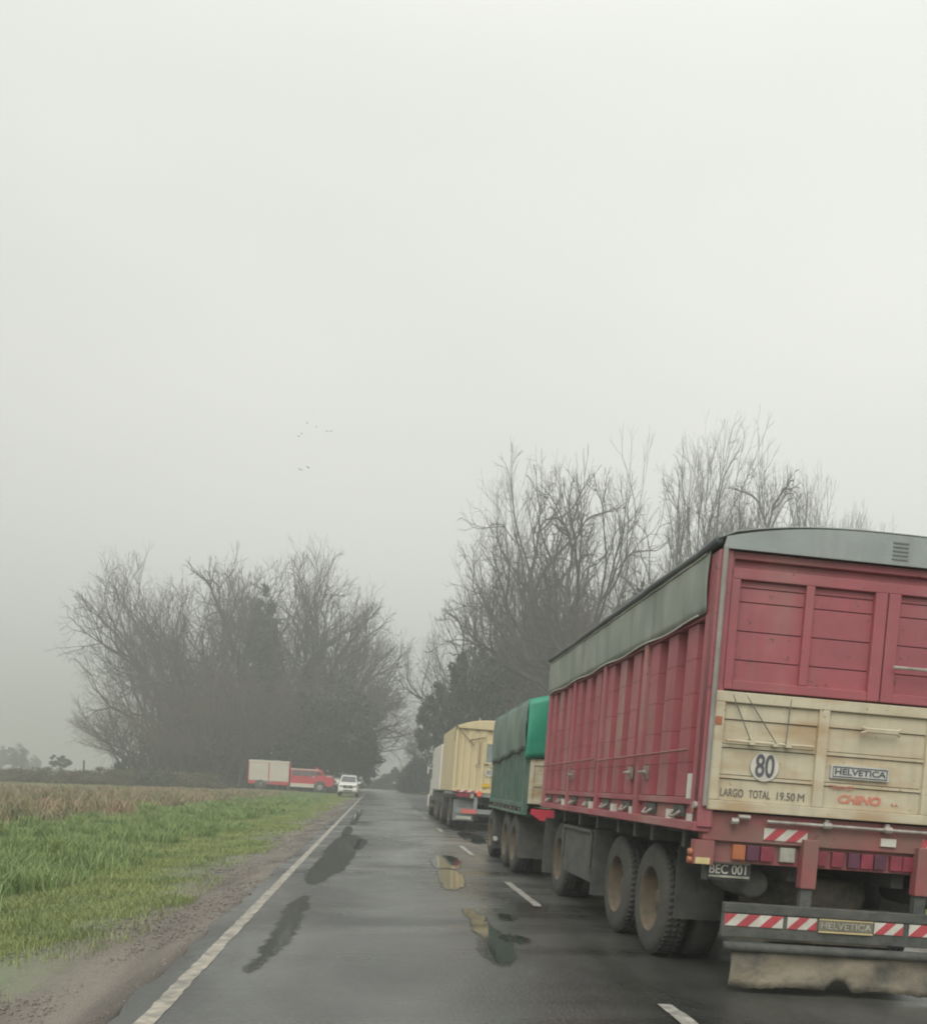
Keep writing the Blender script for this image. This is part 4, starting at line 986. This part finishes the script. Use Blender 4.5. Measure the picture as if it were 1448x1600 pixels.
def tree_px(px, ytop, Y, var, label, cat='tree', rz=0., sx=1., group=None, tilt=0., kind='bare_tree', V=TV, basepx=None):
    tm, cm, top = V[var]
    P = at(px, ytop, Y); g0 = ground_z(P.x, Y); H = P.z - g0
    bx_ = at(basepx, 1220, Y).x if basepx else P.x
    return place(kind, (tm, cm), ('trunk', 'branches'), (bx_, Y, g0), label, cat, H / top, rz, group, sx, (0, R(tilt)))
LG = 'bare trees in the grove left of the road'
left = [  # basepx, topy, Y, variant, rz, sx, tilt, label
    (268, 922, 124, 3, 10, .58, -4, 'leftmost bare tree of the left grove, limbs fanning left over the field'),
    (272, 878, 130, 1, 80, .80, -4, 'second tall bare tree from the left end of the left grove'),
    (318, 872, 120, 4, 230, .80, -1, 'third bare tree from the left end of the left grove'),
    (372, 868, 133, 0, 150, .80, 0, 'tall bare tree above the cream shutters at the centre of the left grove'),
    (432, 868, 123, 1, 200, .80, 2, 'bare tree just right of the ivy covered trunk in the left grove'),
    (488, 884, 130, 4, 60, .85, 5, 'third bare tree from the right end of the left grove'),
    (520, 918, 137, 3, 260, .80, 6, 'second bare tree from the right end of the left grove'),
    (545, 990, 128, 2, 170, .95, 12, 'rightmost bare tree of the left grove, low branch over the road'),
]
for b_, ty, Y, v, rz, sx, tl, lab in left: tree_px(b_ + tl * 1.2, ty, Y, v, lab, rz=R(rz), sx=sx, group=LG, tilt=tl * .7, basepx=b_)
RG = 'bare trees behind the line of lorries'
right = [
    (672, 1108, 140, 2, 10, .6, -6, 'small bare tree furthest down the right side of the road, above the white lorry'),
    (772, 905, 106, 0, 40, .5, -6, 'bare tree above the pale yellow trailer with low limbs reaching left'),
    (806, 850, 104, 1, 120, .5, -3, 'bare tree above the gap between the yellow and green trailers'),
    (848, 755, 88, 2, 200, .55, -3, 'tall spreading bare tree above the green trailer'),
    (888, 706, 84, 4, 290, .6, -1, 'tall bare tree left of the thickest dark trunk behind the red trailer'),
    (940, 712, 66, 0, 15, .55, 0, 'tallest bare tree with a thick dark forked trunk behind the red trailer'),
    (1058, 735, 84, 1, 140, .50, -2, 'bare tree above the front half of the red trailer roof'),
    (1112, 698, 88, 2, 250, .50, 0, 'feathery bare tree directly above the near left corner of the red trailer roof'),
    (1172, 712, 90, 0, 190, .42, 1, 'bare tree just right of the near left corner of the red trailer roof'),
    (1236, 722, 86, 3, 20, .45, 2, 'fan shaped bare tree above the rear of the red trailer'),
    (1305, 754, 90, 1, 95, .38, 3, 'second bare tree from the right, above the rear of the red trailer'),
    (1384, 812, 100, 2, 160, .36, 2, 'rightmost bare tree, only its top twigs showing over the red trailer'),
]
for b_, ty, Y, v, rz, sx, tl, lab in right: tree_px(b_, ty, Y, v, lab, rz=R(rz), sx=sx, group=RG, tilt=tl * .7)

# brown thickets
ORD = ['leftmost', 'second from left', 'third from left', 'fourth from left', 'fifth from left', 'sixth from left', 'seventh from left', 'eighth from left', 'ninth from left', 'tenth from left', 'eleventh from left', 'twelfth from left', 'thirteenth from left', 'fourteenth from left', 'fifteenth from left', 'sixteenth from left', 'seventeenth from left', 'eighteenth from left', 'rightmost']
def rank(L_, i):
    k = sorted(range(len(L_)), key=lambda q: L_[q][0]).index(i)
    return 'rightmost' if k == len(L_) - 1 else ORD[k]
def brush(px, ytop, Y, v, lab, rz, sx, group):
    tree_px(px, ytop, Y, v, lab, 'thicket', R(rz), sx, group, 0, 'thicket', BV)
BG = 'brown leafless thickets under the left grove'; BR = 'brown leafless thickets behind the trailers'
BL = [(205, 1110, 112), (235, 1085, 116), (265, 1070, 113), (295, 1060, 118), (325, 1060, 114), (355, 1055, 119), (385, 1050, 115), (412, 1045, 120), (440, 1040, 116), (468, 1040, 121), (495, 1050, 118), (520, 1065, 122), (250, 1130, 108), (310, 1125, 109), (360, 1130, 110), (340, 1000, 126), (400, 990, 128), (460, 1000, 127), (280, 1010, 128)]
for i, (px, ty, Y) in enumerate(BL):
    brush(px, ty, Y, i % 2, rank(BL, i) + ' of the brown thickets at the foot of the left grove', i * 57, 1.25, BG)
BRL = [(765, 1040, 118), (770, 1020, 112), (775, 985, 106), (800, 975, 100), (825, 990, 96), (850, 960, 92), (790, 1045, 90), (830, 1040, 84), (760, 1060, 96), (870, 940, 88), (905, 900, 86), (940, 880, 80), (975, 870, 78), (1010, 850, 80)]
for i, (px, ty, Y) in enumerate(BRL):
    brush(px, ty, Y, i % 2, rank(BRL, i) + ' of the brown thickets rising behind the trailers', i * 71, .62, BR)

EVG = mat('dark evergreen leaves', (.034, .052, .034), (.02, .032, .022), rough=.7, scale=.6, island=.35)
IVY = mat('ivy leaves', (.035, .065, .038), (.02, .04, .024), rough=.6, scale=1, island=.35)
BUSH = mat('dull green bush leaves', (.075, .09, .045), (.045, .058, .032), rough=.8, scale=.8, island=.35)
HEDG = mat('brown scrub leaves', (.13, .105, .062), (.085, .078, .045), rough=.85, scale=.8, island=.35)
EV = [leafy(1, 10, 9, 9000, .22, EVG, 'round', .02, 60), leafy(2, 10, 8, 7000, .22, EVG, 'flat', .25, 34), leafy(3, 10, 6, 7000, .2, EVG, 'cone', .05, 60)]
BU = [leafy(11, 3, 5, 4200, .11, BUSH, 'mound', 0, 40), leafy(12, 3, 6, 4600, .11, HEDG, 'mound', 0, 44), leafy(13, 3, 5, 4200, .12, EVG, 'mound', 0, 40)]
IV = leafy(21, 12, 3.4, 12000, .15, IVY, 'round', .0, 150)
def ever(kind, V, H0, px, ytop, Y, label, cat, sx=1., rz=0., group=None):
    P = at(px, ytop, Y); g0 = ground_z(P.x, Y); H = P.z - g0
    return place(kind, V, ('trunk', 'crown'), (P.x, Y, g0 - .05), label, cat, H / H0, rz, group, sx)
ever('evergreen_tree', EV[0], 9.6, 522, 1062, 114, 'broad dark evergreen at the right end of the left grove, behind the white pickup', 'tree', 1.0, 1)
ever('evergreen_tree', EV[0], 9.6, 548, 1122, 115, 'low dark evergreen beside the road at the tip of the left grove', 'tree', .95, 2)
ever('evergreen_tree', EV[0], 9.6, 474, 1072, 116, 'dark evergreen behind the cab of the fire engine', 'tree', .9, 3)
ever('evergreen_tree', EV[2], 10, 425, 1000, 131, 'narrow dark evergreen deep inside the left grove', 'tree', .8, 4)
ever('evergreen_tree', EV[0], 9.6, 562, 1160, 138, 'small dark evergreen at the road edge past the white pickup', 'tree', .9, 5)
ever('ivy_column', IV, 11.4, 412, 908, 117, 'dark ivy smothering a tall trunk in the middle of the left grove', 'ivy', .62, 1)
ever('evergreen_tree', EV[0], 9.6, 742, 1006, 86, 'big dark evergreen behind the yellow trailer', 'tree', .55, 1)
ever('evergreen_tree', EV[2], 10, 722, 1024, 90, 'dark conifer left of the big evergreen behind the yellow trailer', 'tree', .5, 2)
ever('evergreen_tree', EV[1], 10, 703, 1062, 96, 'flat topped pine left of the big dark evergreen', 'tree', .6, 2)
ever('evergreen_tree', EV[1], 10, 681, 1098, 110, 'smaller flat topped pine above the white lorry', 'tree', .55, 1)
ever('evergreen_tree', EV[0], 9.6, 792, 1035, 84, 'dark evergreen rising behind the green tarpaulin', 'tree', .6, 4)
ever('evergreen_tree', EV[0], 9.6, 840, 940, 92, 'dark evergreen clump showing under the bare tree above the green trailer', 'tree', .5, 2)
ever('evergreen_tree', EV[0], 9.6, 985, 925, 70, 'dark evergreen just above the front of the red trailer roof', 'tree', .7, 2)
for i, (px, ty, Y, v) in enumerate([(668, 1180, 140, 2), (658, 1186, 146, 0), (648, 1192, 152, 2), (682, 1172, 132, 2)]):
    ever('roadside_bush', BU[v], 2.9, px, ty, Y, ['dense dark bush left of the white lorry', 'mid green bush at the bend of the road', 'dark bush where the road disappears', 'dark bush behind the cab of the white lorry'][i], 'bush', .75, i)
FB = [(628, 1205, 176, 2), (612, 1213, 184, 2), (596, 1216, 190, 2), (583, 1220, 186, 0), (640, 1210, 170, 0), (655, 1215, 160, 0)]
for i, (px, ty, Y, v) in enumerate(FB):
    ever('roadside_bush', BU[v], 2.9, px, ty, Y, rank(FB, i) + ' of the low hazy bushes across the far end of the road', 'bush', 1.5, i, 'bushes across the end of the road')
ever('pine_tree', EV[1], 10, 622, 1197, 178, 'small wind bent pine at the far end of the road', 'tree', .8, 2)
# scrub along the back of the field, left
for i in range(17):
    px = -20 + i * 22; Y = 96 + (i % 3) * 3; ty = [1206, 1196, 1200, 1196, 1197, 1199, 1199, 1200, 1198, 1196, 1200, 1198, 1196, 1200, 1202, 1205, 1206][i]
    ever('scrub_bush', BU[1 if i % 4 else 0], 2.9, px, ty, Y, ('rightmost' if i == 16 else ORD[i]) + ' of the brown scrub bushes along the back of the field', 'bush', 1.35, i * 1.3, 'scrub along the back of the field')
FS = [(215, 1176), (240, 1165), (268, 1170), (292, 1160), (318, 1168), (345, 1158), (372, 1166), (398, 1172), (425, 1160), (455, 1168)]
for i, (px, ty) in enumerate(FS):
    ever('scrub_bush', BU[1], 2.9, px, ty + 6, 121 + i % 3, rank(FS, i) + ' of the low brown scrub bushes between the trunks of the left grove', 'bush', .9, i * 1.7, 'scrub under the left grove')
ever('dark_shrub', BU[2], 2.9, 198, 1184, 100, 'dark rounded shrub at the foot of the leftmost bare tree', 'shrub', .55, 1)
ever('fan_tree', EV[1], 10, 95, 1178, 150, 'small dark spreading tree alone above the scrub on the left', 'tree', 1.0, 1)
ever('far_tree', EV[0], 9.6, 28, 1162, 230, 'hazy dark tree at the left edge of the picture', 'tree', .8, 1)
ever('far_tree', EV[0], 9.6, 52, 1180, 290, 'pale hazy tree just right of the one at the left edge', 'tree', .9, 2)
ever('far_tree', EV[0], 9.6, 3, 1165, 260, 'hazy tree cut by the left edge of the picture', 'tree', .7, 3)
MB().tube([(0, 0, 0), (0, 0, 2.6)], .09, 8).build('fence_post', CHAS, loc=(at(131, 1200, 98).x, 98, ground_z(-30, 98))); tag(bpy.data.objects['fence_post'], 'short dark post standing above the scrub on the left', 'post')

# ------------------------------------------------------------------ grass (stuff)
def blades(name, n, xr, yr, hr, wd, m, keep=None, seed=0, bend=.7, ypow=1.):
    g = np.random.default_rng(seed); a, b_ = yr
    y = a * (b_ / a) ** (g.random(n) ** ypow); x = g.uniform(xr[0], xr[1], n)
    if keep is not None:
        k = keep(x, y, g); x, y = x[k], y[k]; n = len(x)
    vis = x > -.62 * y - 2; x, y = x[vis], y[vis]; n = len(x)
    z = np.array([ground_z(xx, yy) for xx, yy in zip(x, y)])
    cl = .5 + .5 * np.sin(x * 1.7 + np.sin(y * .9) * 2) * np.sin(y * .8 + np.cos(x * 1.3) * 2)
    h = g.uniform(hr[0], hr[1], n) * (.55 + .75 * cl) * np.clip(1.5 - y / 75., .35, 1); w2 = wd * (1 + y / 16.) * g.uniform(.6, 1.3, n)
    az = g.uniform(0, 6.28, n); fx, fy = np.cos(az), np.sin(az); bz = g.uniform(.1, bend, n) * h; ba = g.uniform(0, 6.28, n)
    P0 = np.stack([x - fx * w2, y - fy * w2, z - .02], 1); P1 = np.stack([x + fx * w2, y + fy * w2, z - .02], 1)
    M1 = np.stack([x + np.cos(ba) * bz * .4 + fx * w2 * .7, y + np.sin(ba) * bz * .4 + fy * w2 * .7, z + h * .6], 1)
    M0 = np.stack([x + np.cos(ba) * bz * .4 - fx * w2 * .7, y + np.sin(ba) * bz * .4 - fy * w2 * .7, z + h * .6], 1)
    T = np.stack([x + np.cos(ba) * bz * 1.3, y + np.sin(ba) * bz * 1.3, z + h], 1)
    V = np.stack([P0, P1, M1, M0, T], 1).reshape(-1, 3); i = np.arange(n)[:, None] * 5
    F = np.concatenate([i + [0, 1, 2], i + [0, 2, 3], i + [3, 2, 4]], 0)
    me = quadmesh(name, V, F, m); o = bpy.data.objects.new(name, me); col.objects.link(o); tag(o, kind='stuff'); return o
GR1 = mat('green grass blades', (.245, .325, .11), (.14, .215, .07), rough=.6, scale=.9, island=.14, thr=(.4, .6))
GR2 = mat('olive short grass blades', (.27, .31, .11), (.19, .24, .085), rough=.6, scale=.9, island=.14, thr=(.4, .6))
GR3 = mat('dry brown grass blades', (.34, .245, .16), (.20, .20, .105), rough=.8, scale=.35, island=.15, thr=(.4, .6))
edge_ = lambda x, y: -2.72 + .45 * np.sin(y * .7) + .25 * np.sin(y * 2.3 + 1) + .15 * np.sin(y * 5.1)
blades('short_grass', 260000, (-5.6, -2.2), (3.5, 100), (.025, .08), .0028, GR2, lambda x, y, g: (x < edge_(x, y) - .35 * g.random(len(x)) ** .5) | ((x < edge_(x, y) + .55) & (g.random(len(x)) < .12)), 1)
blades('green_grass', 480000, (-12.5, -4.0), (6, 105), (.07, .20), .0034, GR1, lambda x, y, g: (x < -4.4 + .7 * np.sin(y * .5) - 1.2 * g.random(len(x))) & (x > -9.5 - 1.8 * g.random(len(x)) + 1.2 * np.sin(y * .25)), 2)
blades('dry_grass', 150000, (-48, -7.5), (12, 108), (.14, .34), .005, GR3, lambda x, y, g: (x < -8.6 + 1.2 * np.sin(y * .25) - 2.2 * g.random(len(x)) ** .6), 3)
blades('field_grass', 60000, (-60, -9.3), (30, 112), (.2, .45), .008, GR2, lambda x, y, g: (x < -9) & (np.sin(x * .23 + y * .09) + np.sin(y * .21) > .2), 4, ypow=.6)
_g = np.random.default_rng(77); _c = np.stack([_g.uniform(-9.5, -4.4, 260), 6.5 * (14.) ** _g.random(260)], 1)
def tuft(x, y, g):
    k = g.integers(0, len(_c), len(x)); sp_ = .10 + .05 * g.random(len(x)); x[:] = _c[k, 0] + g.normal(0, 1, len(x)) * .13; y[:] = _c[k, 1] + g.normal(0, 1, len(x)) * .2; return np.ones(len(x), bool)
blades('tall_grass', 42000, (-9, -4), (6, 90), (.20, .42), .0042, GR1, tuft, 8)
_c2 = np.stack([_g.uniform(-26, -8.6, 420), 14 * (7.) ** _g.random(420)], 1)
def tuft2(x, y, g):
    k = g.integers(0, len(_c2), len(x)); x[:] = _c2[k, 0] + g.normal(0, 1, len(x)) * .3; y[:] = _c2[k, 1] + g.normal(0, 1, len(x)) * .4; return np.ones(len(x), bool)
blades('tall_dry_grass', 60000, (-9, -4), (6, 90), (.3, .7), .006, GR3, tuft2, 9)
blades('right_verge_grass', 30000, (6.6, 16), (4, 160), (.1, .3), .008, GR1, None, 5)

_n = 9000; _x = _g.uniform(-3.3, -1.66, _n); _y = 3.5 * (16.) ** _g.random(_n); _s = _g.uniform(.004, .014, _n) * (1 + _y / 25)
_z = np.array([ground_z(a, b) for a, b in zip(_x, _y)])
_o = np.array([[1, 0, 0], [0, 1, 0], [-1, 0, 0], [0, -1, 0], [0, 0, .7], [0, 0, -.5]]) * 1.
_V = (np.stack([_x, _y, _z], 1)[:, None, :] + _o[None] * _s[:, None, None] * _g.uniform(.6, 1.3, (_n, 6, 1))).reshape(-1, 3)
_F = (np.array([[0, 1, 4], [1, 2, 4], [2, 3, 4], [3, 0, 4], [1, 0, 5], [2, 1, 5], [3, 2, 5], [0, 3, 5]])[None] + (np.arange(_n) * 6)[:, None, None]).reshape(-1, 3)
_o = bpy.data.objects.new('gravel', quadmesh('gravel', _V, _F, mat('shoulder gravel', (.20, .18, .15), (.13, .115, .095), rough=.6, scale=2, island=.25))); col.objects.link(_o); tag(_o, kind='stuff')
# ------------------------------------------------------------------ birds
BD = mat('dark bird feathers', (.16, .16, .16), (.12, .12, .12), rough=.8)
def bird_mesh():
    m = MB(); m.tube([(0, -.16, 0), (0, -.08, .0), (0, .05, .005), (0, .14, 0), (0, .22, 0)], [.01, .045, .055, .03, .006], 8)
    for s in (-1, 1): m.prism([(0, -.02), (s * .16, .10), (s * .36, .0), (s * .17, -.06), (0, -.10)] if s > 0 else [(0, -.10), (s * .17, -.06), (s * .36, .0), (s * .16, .10), (0, -.02)], 'z', .01, .018)
    m.v = [(x, y, z + (abs(x) * .45 if abs(x) > .1 else 0)) for x, y, z in m.v]
    return m
b0 = None
for i, (px, py, lab) in enumerate([(467, 682, 'darkest bird at the lower left of the upper group in the sky'), (471, 678, 'faint bird touching the darkest one of the upper group'), (480, 661, 'topmost bird in the sky'), (494, 667, 'bird just right of and below the topmost one'), (510, 674, 'second bird from the right of the upper group'), (517, 674, 'rightmost bird of the upper group'), (469, 734, 'left bird of the low pair in the sky'), (482, 731, 'right bird of the low pair in the sky')]):
    P = at(px, py, 95)
    if b0 is None: b0 = bird_mesh().build('bird', BD, smooth=True); o = b0
    else: o = b0.copy(); col.objects.link(o)
    o.location = P; o.rotation_euler = (R(10), R(8 * (i % 3 - 1)), R(40 + i * 25)); s_ = .5 if i not in (0, 6, 7) else .75; o.scale = (s_,) * 3
    tag(o, lab, 'bird', 'birds flying in the grey sky')

# ------------------------------------------------------------------ haze
hz = MB().box(-1520, 1520, -70, 2020, -3.5, 45).build('haze', bpy.data.materials.new('haze'))
hm = hz.data.materials[0]; hm.use_nodes = True; hm.node_tree.nodes.clear()
vo = hm.node_tree.nodes.new('ShaderNodeVolumePrincipled'); ou = hm.node_tree.nodes.new('ShaderNodeOutputMaterial'); hm.node_tree.links.new(vo.outputs[0], ou.inputs['Volume'])
vo.inputs['Color'].default_value = (.675, .705, .675, 1); vo.inputs['Density'].default_value = .0040; vo.inputs['Anisotropy'].default_value = .2
tag(hz, kind='stuff')
